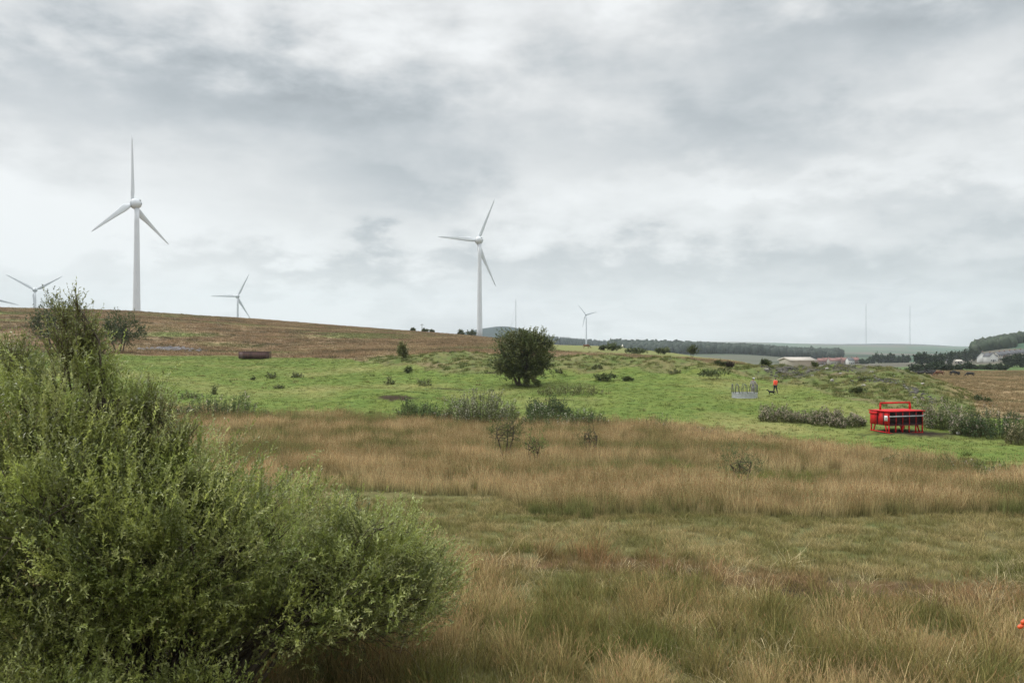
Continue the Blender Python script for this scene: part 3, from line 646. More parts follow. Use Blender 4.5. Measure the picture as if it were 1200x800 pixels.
# herb clumps: bramble, nettle, willowherb with pale seed heads, docks
def herb(name, label, cat, px, ypx, lo, hi, w, h, seed, cols, nstem=120, nleaf=9, seedf=0.0, seedcol=(.40,.33,.28), depth=None, leafk=1.0, group=None, lean=.5):
    d = find_d(px, ypx, lo, hi); p = at(px, d); g = np.random.default_rng(seed)
    Wd = w*d/2000; Dp = depth or min(Wd*.8, 2.2); Hh = h*d/1000; pxm = d/853.0
    root = thing(name, label, cat, p, 0, group)
    fb, st, sd = MB(), MB(), MB()
    an = g.random(nstem)*6.283; rr = np.sqrt(g.random(nstem)); bx = Wd*rr*np.cos(an); by = Dp*rr*np.sin(an)
    lump = .92+.75*perlin(bx/max(Wd*.45, .4)+seed*1.7, by/max(Dp, .4)+seed)
    hh = Hh*np.clip(np.sqrt(np.clip(1-rr**2*.85, .1, 1))*lump*(.55+.5*g.random(nstem)), .12, 1.05)
    gz0 = H(bx+p.x, by+p.y)-p.z
    top = np.stack([bx+lean*hh*np.cos(an)*g.random(nstem), by+lean*hh*np.sin(an)*g.random(nstem), gz0+hh], 1); bot = np.stack([bx, by, gz0-.05], 1)
    for k in range(nstem): fb.tube([bot[k], (bot[k]+top[k])/2+g.normal(0, .03, 3), top[k]], [pxm*.12, pxm*.1, pxm*.06], 3, col=(.11,.10,.05), cap=False)
    Ls = max(.07, 1.7*pxm)*leafk; n = nstem*nleaf
    t = np.repeat(g.random((nstem, nleaf))[..., None]**.6, 1, 2)
    LP = (bot[:, None]+(top-bot)[:, None]*(.15+.85*t)).reshape(-1, 3)
    fb.leaves(LP, rvec(n, g)*np.array([1,1,.6])+np.array([0,0,.25]), np.array([[0,0,1.]])+.8*rvec(n, g), Ls*(.6+.8*g.random(n)), Ls*.5, np.repeat(palette(nstem, cols, g, .2), nleaf, 0)*(1+.15*g.normal(size=(n, 1))))
    if seedf > 0:
        ks = np.nonzero((g.random(nstem) < seedf) & (rr < 1.0))[0]
        for rep in range(5):
            m_ = len(ks); P = top[ks]+g.normal(0, .05, (m_, 3))-np.array([0,0,1])*g.random((m_, 1))*Hh*.2
            fb.leaves(P, np.array([[0,0,1.]])+.7*rvec(m_, g), rvec(m_, g), Ls*(.6+.7*g.random(m_)), Ls*.6, np.broadcast_to(seedcol, (m_, 3))*(.7+.9*g.random((m_, 1))))
    fb.obj('foliage', M_bush, root)
    return root
NET = [(.085,.135,.042), (.115,.165,.05), (.065,.10,.034)]
WIL = [(.15,.175,.07), (.19,.205,.09), (.11,.14,.052)]
herb('nettle_patch', 'long dark nettle patch at the pasture edge near the willow', 'nettles', 255, 492, 70, 92, 118, 30, 61, NET, 520, 9, .05)
herb('bramble_bush', 'dark green bramble mound left of the seed topped bush', 'bramble', 492, 490, 72, 92, 56, 24, 62, NET, 300, 9, .02)
herb('willowherb_clump', 'largest grey green willowherb clump with fluffy pale seed heads below the hawthorn', 'willowherb', 562, 497, 66, 90, 86, 40, 63, WIL+[(.05,.062,.026)], 620, 11, .4, (.33,.32,.24))
herb('bramble_bush', 'very dark rounded bramble mound right of the largest willowherb', 'bramble', 643, 487, 72, 92, 52, 24, 64, [(0.036,0.069,0.026), (0.056,0.091,0.033)], 320, 10, 0)
herb('bramble_bush', 'long green bramble clump dotted with pale heads, fronting the rounded mound', 'bramble', 658, 502, 62, 84, 108, 26, 65, NET, 560, 10, .12, (.48,.46,.38))
herb('nettle_patch', 'thin sparse nettle stems on the pasture edge right of the brambles', 'nettles', 768, 504, 62, 82, 58, 18, 66, NET+WIL, 110, 7, .05, leafk=.8)
herb('bramble_bush', 'low bramble tuft where pasture meets rushes, under the willowherb line', 'bramble', 902, 519, 56, 74, 34, 14, 67, NET, 120, 8, 0)
herb('nettle_patch', 'weedy grey green patch right of the hawthorn foot', 'nettles', 668, 462, 88, 104, 80, 12, 68, OLV, 200, 7, 0)
herb('nettle_patch', 'dull weeds spreading over the pasture edge, right of the small sapling', 'nettles', 818, 514, 58, 74, 44, 14, 69, OLV+NET, 140, 8, .1)
for (px, yp, w, h, lab, sd) in ((910,492,40,17,'brownish willowherb clump at the end of the line, nearest the person',71), (942,494,38,13,'willowherb clump with pink brown heads, second from the person',72),
    (968,496.5,36,18,'tallest willowherb clump in the line left of the red feeder',73), (993,498.5,40,13,'low pinkish willowherb clump touching the red feeder end',74)):
    herb('willowherb_clump', lab, 'willowherb', px, yp, 66, 84, w, h, sd, WIL+[(.055,.06,.028)], 230, 10, .5, (.33,.275,.215))
herb('willowherb_clump', 'pinkish seeding willowherb just behind the red feeder on its open side', 'willowherb', 1103, 502, 68, 84, 44, 34, 75, WIL+NET, 320, 10, .4, (.34,.29,.235))
herb('willowherb_clump', 'mixed green and pink weeds between the feeder and the dark bramble', 'willowherb', 1135, 509, 58, 84, 40, 26, 76, WIL+NET, 280, 10, .3, (.34,.29,.235))
herb('bramble_bush', 'big dark green bramble bank beyond the white stone', 'bramble', 1168, 512, 58, 84, 72, 34, 77, [(0.049,0.091,0.030), (0.074,0.119,0.036), (0.040,0.069,0.026)], 520, 10, .06)
herb('willowherb_clump', 'straw coloured weeds at the far end of the bramble bank', 'willowherb', 1205, 520, 52, 80, 50, 32, 78, [(0.165,0.157,0.066), (0.124,0.124,0.049)], 260, 9, .2, (0.495,0.412,0.281))
herb('nettle_patch', 'green nettles below the bank where rushes begin, under the white stone', 'nettles', 1122, 553, 44, 60, 60, 18, 79, NET+OLV, 240, 9, .05)
herb('nettle_patch', 'green nettles on the bank right below the feeder', 'nettles', 1060, 546, 48, 62, 60, 14, 80, NET+OLV, 200, 8, .05)
herb('nettle_patch', 'rough weeds at the far right of the bank above the rushes', 'nettles', 1180, 562, 40, 56, 60, 18, 81, NET+OLV, 240, 9, .08)
for (px, yp, w, h, lab, sd) in ((318,443.5,10,10,'upright dock pair beside the single dock on the pasture',82), (349,442,14,6,'low dark dock clump right of the upright pair',83), (297,445,4,5,'single tiny dock left of the upright pair',84),
    (326,455,12,4,'flat dark dock below the upright pair',85), (251,462,6,12,'tall thin thistle above the nettle patch',86), (222,470,18,10,'brownish dock clump above the near end of the nettle patch',87), (457,450,12,9,'sparse docks left of the round weed tuft',88), (497,451,20,9,'round grey green weed tuft on the pasture left of the hawthorn',89),
    (1010,447,8,6,'small weeds on the face of the spoil heap',90), (700,432,14,6,'dark weeds at the foot of the grassy mounds',91), (655,437,8,6,'small weeds behind the hawthorn on its open side',92), (790,438,16,6,'pale weeds on the mound left of the wide weedy bush',93)):
    herb('dock_plant', lab, 'weed', px, yp, 92, 135, w, h, sd, DKG+OLV, 18+int(w*1.5), 6, 0)

# ------------------------------------------------------------------ wind turbines
def blade_mesh(R):
    b = MB(); n = 12; rs = np.concatenate([[.03,.05,.08,.12,.16,.2,.26], np.linspace(.34, 1, 9)])*R
    ch = np.interp(rs/R, [0,.05,.09,.16,.22,.4,.7,.93,1], [.05,.05,.055,.10,.105,.075,.047,.026,.006])*R
    th = np.interp(rs/R, [0,.05,.12,.2,.5,1], [1,1,.6,.33,.2,.16])*ch
    tw = np.radians(np.interp(rs/R, [0,.15,.3,.6,1], [22,18,10,4,0]))
    an = np.arange(n)*2*np.pi/n; V = []
    for r, c, t, w in zip(rs, ch, th, tw):
        k = min(1, max(0, (r/R-.06)/.1)); xo = k*c*.18
        x = c/2*np.cos(an)+xo; y = t/2*np.sin(an)*(1-.35*k*np.cos(an))
        V.append(np.stack([x*np.cos(w)-y*np.sin(w), x*np.sin(w)+y*np.cos(w), np.full(n, r)], 1))
    V = np.concatenate(V); m = len(rs)
    i = np.arange(m-1)[:, None]*n; j = np.arange(n)[None]; j2 = (j+1) % n
    b.add(V, [np.stack([i+j, i+j2, i+n+j2, i+n+j], -1).reshape(-1, 4), np.arange(n)[::-1].reshape(1, -1), ((m-1)*n+np.arange(n)).reshape(1, -1)])
    return b
def turbine(px, d, hubpx, R, yaw, ang0, label, ex=0, zbase=None, flip=1):
    """yaw: degrees the rotor axis is turned from straight away to the side; ang0: image angle of the first blade"""
    x = (px-600)*d/1000; zb = h1(x, d) if zbase is None else zbase; hz = zy(hubpx, d)-zb; k = R/35
    root = thing('wind_turbine', label, 'wind turbine', (x, d, zb), 0, 'white three bladed wind turbines')
    t = MB(); rb, rt = 2.0*k, 1.12*k; hs = np.linspace(-1.5, hz-2.2*k, 10)
    t.lathe([(rb+(rt-rb)*(max(0, h)/hz)**.85, h) for h in hs], 24)
    t.obj('tower', M_white, root, smooth=True)
    Rz = Matrix.Rotation(math.radians(yaw)*flip, 4, 'Z')     # local +Y = rotor axis
    nac = thing('x', '', '', (0,0,0)); C.objects.unlink(nac); bpy.data.objects.remove(nac)
    Mx = Matrix.Translation((0, 0, hz)) @ Rz @ Matrix.Rotation(-math.pi/2, 4, 'X')
    e = MB(); s_ = np.linspace(-1, 1, 19)
    e.lathe([(2.75*k*math.sqrt(max(0.0, 1-q*q))*(1+.12*q)+.02, (q*3.0+.5)*k) for q in s_], 24, M=Mx)
    no_ = e.obj('nacelle', M_white, root, smooth=True)
    Mv = Matrix.Translation((0, 0, hz)) @ Rz
    for (vn, xx, zz, w_, h_) in (('hatch', 0, 1.35, .75, .9), ('vent', .1, -.05, .6, .35)):
        yy = -3.0*math.sqrt(max(.05, 1-((zz*1.05)/2.5)**2))+.5
        v = MB(); v.box(Mv @ Vector((xx*k, (yy+.12)*k, zz*k)), (w_*k, .5*k, h_*k), np.array(Mv.to_3x3())); v.obj(vn, M_dark, no_)
    g_ = MB(); Mg = Mv @ Matrix.Translation((0, 1.5*k, 0)) @ Matrix.Rotation(-math.pi/2, 4, 'X')
    g_.lathe([(2.70*k, -.14*k), (2.80*k, 0), (2.70*k, .14*k)], 24, M=Mg); g_.obj('rotor_gap', M_dark, no_)
    ax = Mv @ Vector((0, 2.5*k, 0)); bm_ = blade_mesh(R)
    for q in range(3):
        # a blade that points to angle A in the rotor plane as seen from behind the turbine
        A = math.radians(ang0+120*q)
        Mb = Matrix.Translation(ax) @ Rz @ Matrix.Rotation(math.pi/2-A, 4, 'Y')
        b2 = MB(); b2.v = [bm_.v[0] @ np.array(Mb.to_3x3()).T + np.array(Mb.translation)]; b2.f = bm_.f; b2.c = bm_.c; b2.n = bm_.n
        b2.obj('blade', M_white, root, smooth=True)
    return root
turbine(160, 437, 238.5, 35.5, 78, 91, 'tallest white wind turbine, on the moor above the willow, one blade straight up')
turbine(562, 600, 281.5, 36.5, 46, 61, 'second tallest white wind turbine, standing left of the hawthorn tree')
turbine(41, 1000, 339.5, 34.5, 39, 31, 'small far white turbine with blades in a wide V above the willow top', zbase=2)
turbine(278.5, 1080, 347, 33.5, 38, 62, 'small far white turbine half sunk behind the moor between the two tall ones', zbase=2)
turbine(687, 2000, 368.5, 31, 25, 133, 'smallest distant turbine on the green ridge right of the hawthorn', zbase=7)
turbine(-18, 1000, 346.5, 37, 40, 345, 'turbine of which only one blade tip shows at the picture edge', zbase=2)

# ------------------------------------------------------------------ radio masts
def mast(px, ytop, d, label):
    p = at(px, d); hgt = zy(ytop, d)-p.z
    root = thing('radio_mast', label, 'radio mast', p, 0, 'thin guyed radio masts')
    w = 1.15*d/5000*1.05; b = MB()
    for q in range(3):
        a = q*2.094+.4; b.tube([(w*math.cos(a), w*math.sin(a), -4), (w*math.cos(a), w*math.sin(a), hgt*.93)], w*.42, 5)
    for q in range(int(hgt/6)):
        z = q*6.0; a0 = (q % 3)*2.094+.4; a1 = ((q+1) % 3)*2.094+.4
        b.tube([(w*math.cos(a0), w*math.sin(a0), z), (w*math.cos(a1), w*math.sin(a1), z+6)], w*.2, 4)
    b.obj('lattice_column', M_mast, root)
    b = MB(); b.lathe([(w*.65, hgt*.925), (w*.6, hgt*.98), (w*.2, hgt)], 8); b.obj('antenna', M_mast, root)
    for q in range(3):
        a = q*2.094
        for f_ in (.45, .85): gy_ = MB(); gy_.tube([(0,0,hgt*f_), (hgt*.4*math.cos(a), hgt*.4*math.sin(a), -6)], .12, 3); gy_.obj('guy_wire', M_mast, root)
mast(604.5, 350, 3600, 'faint thin mast on the skyline above the hawthorn tree')
mast(1015, 355, 4900, 'taller of the two thin masts standing on the far hill')
mast(1066.5, 358, 4900, 'shorter mast of the far hill pair, nearer the village')
p = at(494.5, 446); root = thing('utility_pole', 'tiny wooden pole with crossarm on the moor skyline', 'pole', p)
b = MB(); b.tube([(0,0,-.3), (0,0,4.6)], [.16, .11], 8); b.obj('post', M_bark, root)
b = MB(); b.box((0,-.16,4.1), (1.8,.12,.14)); b.obj('crossarm', M_bark, root)

# ------------------------------------------------------------------ red creep feeder
def feeder():
    fx, fy = FEED; th = math.radians(17)
    p = Vector((.4415*66.3, 66.3, 0)); p.z = h1(p.x, p.y)
    # local: +X along the open long side (to the right and away), +Y along the closed end (to the left and away); origin at the near corner
    root = thing('creep_feeder', 'red metal livestock feeder on legs with open dark stalls and top rail', 'feeder', p, th)
    Ln, Wd, zb, zt = 3.25, 2.05, .62, 1.68
    def gl(x, y):
        w = Matrix.Rotation(th, 3, 'Z') @ Vector((x, y, 0)); return h1(p.x+w.x, p.y+w.y)-p.z
    b = MB()
    # closed end wall built of three pressed panels with standing ribs
    for (y0, y1, off) in ((.03,.50,0), (.56,1.22,.02), (1.28,2.02,-.05)):
        b.box((off, (y0+y1)/2, (zb+zt)/2), (.04, y1-y0, zt-zb)); 
    b.box((.06, 1.03, (zb+zt)/2), (.03, 2.0, zt-zb-.04))
    b.box((Ln, Wd/2, (zb+zt)/2), (.04, Wd-.05, zt-zb)); b.box((Ln/2, Wd, (zb+zt)/2), (Ln-.06, .04, zt-zb))
    body = b.obj('body', M_red, root)
    for y_ in (.53, 1.25): b = MB(); b.box((-.035, y_, (zb+zt)/2), (.07, .06, zt-zb)); b.obj('panel_rib', M_reddark, body)
    b = MB(); b.box((.60, .04, (zb+zt)/2), (1.15, .04, zt-zb)); 
    b.obj('side_panel', M_red, root) if False else None
    # roof
    b = MB()
    V = np.array([(-.12,-.12,zt),(Ln+.1,-.12,zt),(Ln+.1,Wd+.12,zt),(-.12,Wd+.12,zt),(-.12,-.12,zt+.07),(Ln+.1,-.12,zt+.07),(Ln+.1,Wd+.12,zt+.05),(-.12,Wd+.12,zt+.05),(.25,Wd/2,zt+.075),(Ln-.25,Wd/2,zt+.075)])
    b.add(V, [np.array([(0,3,2,1),(0,1,5,4),(1,2,6,5),(2,3,7,6),(3,0,4,7),(4,5,9,8),(6,7,8,9)]), np.array([(5,6,9),(7,4,8)])])
    b.obj('roof', M_red, root)
    b = MB(); b.box((-.09, 1.62, zt-.13), (.05, .9, .24), np.array(Matrix.Rotation(.35, 3, 'Y'))); b.obj('hopper_flap', M_red, root)
    # inner hopper and floor tray, near-black with a filler block as painted stall shade
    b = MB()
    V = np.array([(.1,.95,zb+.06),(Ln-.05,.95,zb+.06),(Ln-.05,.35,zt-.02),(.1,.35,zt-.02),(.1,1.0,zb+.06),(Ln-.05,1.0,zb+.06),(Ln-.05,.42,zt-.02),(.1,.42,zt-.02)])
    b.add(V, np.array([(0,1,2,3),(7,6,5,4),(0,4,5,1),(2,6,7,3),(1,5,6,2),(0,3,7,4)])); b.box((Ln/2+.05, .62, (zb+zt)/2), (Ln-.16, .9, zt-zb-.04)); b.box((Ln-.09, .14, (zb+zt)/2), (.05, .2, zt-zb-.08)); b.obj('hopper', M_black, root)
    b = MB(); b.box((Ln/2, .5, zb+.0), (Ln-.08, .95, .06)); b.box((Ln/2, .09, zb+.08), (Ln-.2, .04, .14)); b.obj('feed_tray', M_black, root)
    for k in range(6):
        b = MB(); x_ = .04+k*(Ln-.08)/5; b.box((x_, 0, (zb+zt)/2), (.045, .045, zt-zb)); b.obj('stall_bar', M_red, root)
    b = MB(); b.tube([(.0,-.07,1.32), (Ln,-.07,1.32)], .05, 8); b.obj('guard_rail', M_galv, root)
    b = MB(); b.box((Ln/2, -.02, zb+.0), (Ln, .05, .06)); b.obj('lower_rail', M_reddark, root)
    # legs, some of them splayed, each to the ground below it
    for (x_, y_, sx, sy) in ((.04,.04,0,0), (Ln-.04,.04,0,0), (.04,Wd-.04,0,0), (Ln-.04,Wd-.04,0,0), (.04+(Ln-.08)/5,.04,.0,0), (.04+(Ln-.08)*2/5,.04,0,0), (.1+(Ln-.08)*2/5,.3,.28,.2), (.04+(Ln-.08)*3/5,.04,0,0), (.04+(Ln-.08)*4/5,.04,0,0), (Ln-.4,.2,.25,0), (.04,Wd-.5,0,.25), (.04,.45,0,-.2)):
        b = MB(); b.bar((x_, y_, zb+.05), (x_+sx, y_+sy, gl(x_+sx, y_+sy)-.05), .08); b.obj('leg', M_red, root)
    b = MB(); b.bar((0,-.02,gl(0,0)+.06), (0,Wd,gl(0,Wd)+.06), .07); b.obj('skid', M_red, root)
    b = MB(); b.bar((0,-.02,gl(0,0)+.02), (Ln,-.02,gl(Ln,0)+.02), .05); b.obj('skid', M_red, root)
    # lifting frame on top
    b = MB(); x0, x1, yc, zz = .15, Ln-.25, Wd*.55, zt+.62
    b.bar((x0,yc,zz), (x1,yc,zz), .13); b.bar((x0,yc,zt+.1), (x0,yc,zz-.07), .11); b.bar((x1,yc,zt+.1), (x1,yc,zz-.07), .12); b.obj('lifting_frame', M_red, root)
    # white sign with dark printed lines
    b = MB(); b.box((-.05, .27, 1.17), (.02, .36, .40)); sg = b.obj('sign', M_signw, root)
    b = MB(); b.box((-.063, .27, 1.22), (.006, .26, .05)); b.obj('printed_line', M_ink, sg)
    b = MB(); b.box((-.063, .27, 1.12), (.006, .22, .03)); b.obj('printed_line', M_ink, sg)
feeder()

# ------------------------------------------------------------------ round hay feeder
def ring():
    d = find_d(872, 467.0, 80, 104)+1.3; p = at(872.5, d); R = 1.38
    root = thing('ring_feeder', 'galvanised round hay feeder with tombstone bars on the pasture', 'feeder', p)
    b = MB(); n = 40
    for k in range(n):
        a0, a1 = k*2*math.pi/n, (k+1)*2*math.pi/n
        prof = [(R+.015*math.sin(z*30), z) for z in np.linspace(.02, .55, 7)]
        V = np.array([(r*math.cos(a), r*math.sin(a), z) for a in (a0, a1) for r, z in prof]); m_ = len(prof)
        b.add(V, np.array([(q, m_+q, m_+q+1, q+1) for q in range(m_-1)]))
    b.obj('base_sheet', M_galv, root, smooth=True)
    for z in (.04, .55):
        b = MB(); b.tube([(R*math.cos(t), R*math.sin(t), z) for t in np.linspace(0, 6.2832, 41)], .035, 6); b.obj('rim', M_galv, root, smooth=True)
    nb = 10
    for k in range(nb):
        a0 = k*2*math.pi/nb+.1; da = 2*math.pi/nb*.30; pts = []
        for t in np.linspace(-1, 1, 11):
            a = a0+da*t; z = .5+1.0*(1-abs(t)**4); pts.append((R*math.cos(a), R*math.sin(a), z))
        pts = [(pts[0][0], pts[0][1], .5)]+pts+[(pts[-1][0], pts[-1][1], .5)]
        b = MB(); b.tube(pts, .032, 6); b.obj('tombstone_bar', M_galvd, root, smooth=True)
    return p, d
rp, rd = ring()

# ------------------------------------------------------------------ people and animals
def skin(name, J, E_, mat, parent=None, sub=2, loc=None):
    me = bpy.data.meshes.new(name); me.from_pydata([j[0] for j in J], E_, [])
    o = link(name, me)
    md = o.modifiers.new('s', 'SKIN'); md.use_smooth_shade = True
    for v, j in zip(me.skin_vertices[0].data, J):
        r = j[1]; v.radius = (r, r) if not hasattr(r, '__len__') else r
    me.skin_vertices[0].data[0].use_root = True
    if sub: o.modifiers.new('ss', 'SUBSURF').levels = sub; o.modifiers['ss'].render_levels = sub
    dg = bpy.context.evaluated_depsgraph_get(); m2 = bpy.data.meshes.new_from_object(o.evaluated_get(dg))
    o.modifiers.clear(); o.data = m2; m2.materials.clear(); m2.materials.append(mat)
    if parent is not None: o.parent = parent
    if loc is not None: o.location = loc
    return o
M_skin = simple('skin', (.42,.25,.18), .6, var=.05)
M_hiviz = simple('orange_red_jacket', (.95,.095,.045), .6, var=.08, scale=6)
M_trous = simple('dark_trousers', (.022,.022,.03), .8)
M_boot = simple('boot', (.03,.025,.02), .7)
M_hair = simple('dark_hair', (.03,.022,.018), .7)
M_coat = simple('grey_coat', (.29,.27,.25), .8, var=.15, scale=6)
M_coatd = simple('dark_collar', (.05,.052,.06), .8)
M_paleh = simple('pale_cap', (.5,.5,.52), .8)
def person(px, d, label, rz, jm, tm, stride=.18, coat=False, hgt=1.75, cap=None):
    p = at(px, d); root = thing('person', label, 'person', p, rz); s = hgt/1.75
    def q(*a): return Vector(a)*s
    sx = stride
    hip = [q(.09,0,.90), q(-.09,0,.90)]; kn = [q(.10,-sx*.55,.50), q(-.10,sx*.30,.49)]; an = [q(.10,-sx,.09), q(-.10,sx*1.15,.13)]; toe = [q(.11,-sx-.17,.04), q(-.11,sx*1.1-.15,.05)]
    sh = [q(.19,0,1.43), q(-.19,0,1.43)]; el = [q(.27,.05+sx*.25,1.15), q(-.27,.06-sx*.4,1.15)]; wr = [q(.27,-.08+sx*.2,.92), q(-.27,-.1-sx*.5,.94)]; hd = [q(.265,-.13+sx*.2,.82), q(-.265,-.16-sx*.5,.84)]
    J = [(q(0,0,.95), .13*s), (q(0,.01,1.2), .125*s), (q(0,.01,1.40), .12*s), (q(0,-.005,1.52), .055*s), (q(0,-.02,1.60), .085*s), (q(0,-.025,1.70), .075*s)]
    E_ = [(0,1),(1,2),(2,3),(3,4),(4,5)]
    for k in (0, 1):
        b0 = len(J); J += [(hip[k], .09*s), (kn[k], .06*s), (an[k], .042*s), (toe[k], .035*s)]; E_ += [(0,b0),(b0,b0+1),(b0+1,b0+2),(b0+2,b0+3)]
        b0 = len(J); J += [(sh[k], .055*s), (el[k], .042*s), (wr[k], .03*s), (hd[k], .032*s)]; E_ += [(2,b0),(b0,b0+1),(b0+1,b0+2),(b0+2,b0+3)]
    skin('body', J, E_, M_skin, root)
    low = .55 if coat else .86
    J = [(q(0,.01,1.36), (.155*s,.135*s)), (q(0,.01,1.15), (.155*s,.135*s)), (q(0,0,low), (.175*s,.14*s)), (q(0,.0,1.47), .09*s)]; E_ = [(0,1),(1,2),(0,3)]
    for k in (0, 1):
        b0 = len(J); J += [(sh[k]+q(0,0,-.01), .08*s), (el[k], .062*s), (wr[k]+(el[k]-wr[k])*.12, .05*s)]; E_ += [(0,b0),(b0,b0+1),(b0+1,b0+2)]
    skin('coat' if coat else 'jacket', J, E_, jm, root)
    J = [(q(0,0,.92), .15*s)]; E_ = []
    for k in (0, 1):
        b0 = len(J); J += [(hip[k]+q(0,0,-.05), .105*s), (kn[k], .078*s), (an[k]+(kn[k]-an[k])*.1, .06*s)]; E_ += [(0,b0),(b0,b0+1),(b0+1,b0+2)]
    skin('trousers', J, E_, tm, root)
    for k in (0, 1):
        b0 = MB(); skin('boot', [(an[k]+q(0,.02,.06), .062*s), (an[k]+q(0,.01,-.03), .06*s), (toe[k]+q(0,0,.01), .05*s)], [(0,1),(1,2)], M_boot, root, 1)
    hair = skin('hair', [(q(0,.035,1.60), .08*s), (q(0,.02,1.68), .10*s), (q(0,.0,1.745), .075*s)], [(0,1),(1,2)], M_hair, root, 2)
    if cap:
        skin('collar', [(q(0,.02,1.44), (.15*s,.12*s)), (q(0,.01,1.51), (.11*s,.10*s))], [(0,1)], M_coatd, root, 2)
        f_ = MB()
        f_.lathe([(.10*s,0),(.115*s,.02*s),(.11*s,.10*s),(.06*s,.15*s),(.005,.16*s)], 12); c_ = f_.obj('cap', cap, root, smooth=True); c_.location = q(-.05,-.01,1.66)
    # face: nose, ears and eyes
    b = MB(); b.add(np.array([q(-.018,-.095,1.60), q(.018,-.095,1.60), q(0,-.13,1.605), q(0,-.095,1.655)]), [np.array([(0,1,2),(1,3,2),(3,0,2)])]); b.obj('nose', M_skin, root)
    for sx_ in (-1, 1): b = MB(); b.lathe([(.004,-.02*s),(.016*s,-.01*s),(.018*s,.012*s),(.004,.025*s)], 6, M=Matrix.Translation(q(sx_*.088,0,1.62))); b.obj('ear', M_skin, root)
    for sx_ in (-1, 1): b = MB(); b.box(q(sx_*.033,-.099,1.645), (.022*s,.012*s,.010*s)); b.obj('eye', M_hair, root)
    b = MB(); b.box(q(0,-.098,1.565), (.05*s,.01*s,.008*s)); b.obj('mouth', M_hair, root)
    return root
dp = find_d(908.5, 461.0, 84, 108)
person(908.7, dp, 'person in orange red jacket and dark trousers walking a dog on the pasture', math.radians(200), M_hiviz, M_trous, .22)
person(882.6, rd+1.6, 'person in long pale grey coat standing behind the round feeder', math.radians(160), M_coat, M_coat, .05, coat=True, hgt=1.95, cap=M_paleh)
M_dogb = simple('black_fur', (.012,.012,.013), .8, var=.3)
M_dogw = simple('white_fur', (.55,.54,.52), .9)
def quadruped(name, L_, H_, mats, label, cat, loc, rz, group=None, head_down=False, horn=False, patch=None, girth=1.0, sub=2):
    """length of trunk L_, height at the withers H_; faces +X"""
    root = thing(name, label, cat, loc, rz, group); h = H_; l = L_
    hx = l*.62
    head = ((l*.78, 0, h*.34), (l*.98, 0, h*.12)) if head_down else ((l*.72, 0, h*1.12), (l*.98, 0, h*1.02))
    gr = girth
    J = [((-l*.48,0,h*.80), h*.17*gr), ((-l*.25,0,h*.72), h*.22*gr), ((0,0,h*.68), h*.24*gr), ((l*.28,0,h*.70), h*.25*gr), ((l*.46,0,h*.80), h*.19*gr), ((l*.6,0,h*(.62 if head_down else .98)), h*.12*gr), (head[0], h*.12), (head[1], h*.065)]
    E_ = [(k, k+1) for k in range(7)]
    for sy in (1, -1):
        b0 = len(J); J += [((-l*.42,sy*h*.12,h*.66), h*.13*gr), ((-l*.34,sy*h*.14,h*.47), h*.085), ((-l*.50,sy*h*.14,h*.29), h*.05), ((-l*.46+.04*sy*l,sy*h*.14,h*.06), h*.04), ((-l*.43+.04*sy*l,sy*h*.14,h*.02), h*.045)]
        E_ += [(0,b0)]+[(b0+k, b0+k+1) for k in range(4)]
        b0 = len(J); J += [((l*.38,sy*h*.13,h*.58), h*.11*gr), ((l*.36,sy*h*.13,h*.42), h*.06), ((l*.40-.05*sy*l,sy*h*.13,h*.25), h*.045), ((l*.38-.05*sy*l,sy*h*.13,h*.06), h*.036), ((l*.41-.05*sy*l,sy*h*.13,h*.02), h*.042)]
        E_ += [(3,b0)]+[(b0+k, b0+k+1) for k in range(4)]
    b0 = len(J); J += [((-l*.58,0,h*.80), h*.05), ((-l*.66,0,h*.5), h*.03), ((-l*.68,0,h*.32), h*.045)]; E_ += [(0,b0),(b0,b0+1),(b0+1,b0+2)]
    skin('body', J, E_, mats[0], root, sub)
    hd = Vector(head[0])
    for sy in (1, -1):
        b = MB(); b.add(np.array([hd+Vector((-.02*l,sy*h*.07,h*.06)), hd+Vector((.04*l,sy*h*.09,h*.07)), hd+Vector((-.03*l,sy*h*.21,h*.12)), hd+Vector((0,sy*h*.08,h*.10))]), [np.array([(0,1,2),(1,3,2),(3,0,2)])]); b.obj('ear', mats[0], root)
    if len(mats) > 1:
        skin('white_ruff', [((l*.40,0,h*.82), h*.215), ((l*.55,0,h*.85), h*.165)], [(0,1)], mats[1], root, 2)
    return root
pd_ = at(904.2, dp-.6)
quadruped('dog', .62, .52, [M_dogb, M_dogw], 'black and white dog trotting beside the person in the orange jacket', 'dog', pd_, math.radians(172))
M_cowk = simple('black_hide', (.012,.011,.011), .7, var=.3)
M_cowb = simple('brown_hide', (.13,.055,.026), .75, var=.2)
M_coww = simple('cream_hide', (.62,.58,.50), .8, var=.1)
c0 = None
gc = np.random.default_rng(77)
def cow_at(px, ypx, lo, hi, rz, label, src=None, group=None, sc=1.0, **kw):
    d = find_d(px, ypx, lo, hi); p = at(px, d)
    if src: return copy_thing(src, p, rz, sc, label, group)
    return quadruped('cow', 1.75, 1.42, kw.pop('mats'), label, 'cow', p, rz, group, **kw)
HERD = 'black cattle herd beyond the spoil heap'
kk = cow_at(1073, 440.0, 200, 262, .15, 'black cow in the tight herd standing beyond the spoil heap', mats=[M_cowk], group=HERD)
kg = cow_at(1076.5, 440.4, 200, 262, 3.3, 'black cow in the tight herd standing beyond the spoil heap', mats=[M_cowk], group=HERD, head_down=True)
for k, px in enumerate((1079.5, 1082.5, 1085, 1088, 1090.5, 1093.5, 1096)):
    cow_at(px, 440.3-.9*(k % 3), 200, 275, gc.uniform(-.5, .5)+(math.pi if k % 3 == 1 else 0), 'black cow in the tight herd standing beyond the spoil heap', src=kg if k % 2 else kk, group=HERD, sc=gc.uniform(.85, 1.05))
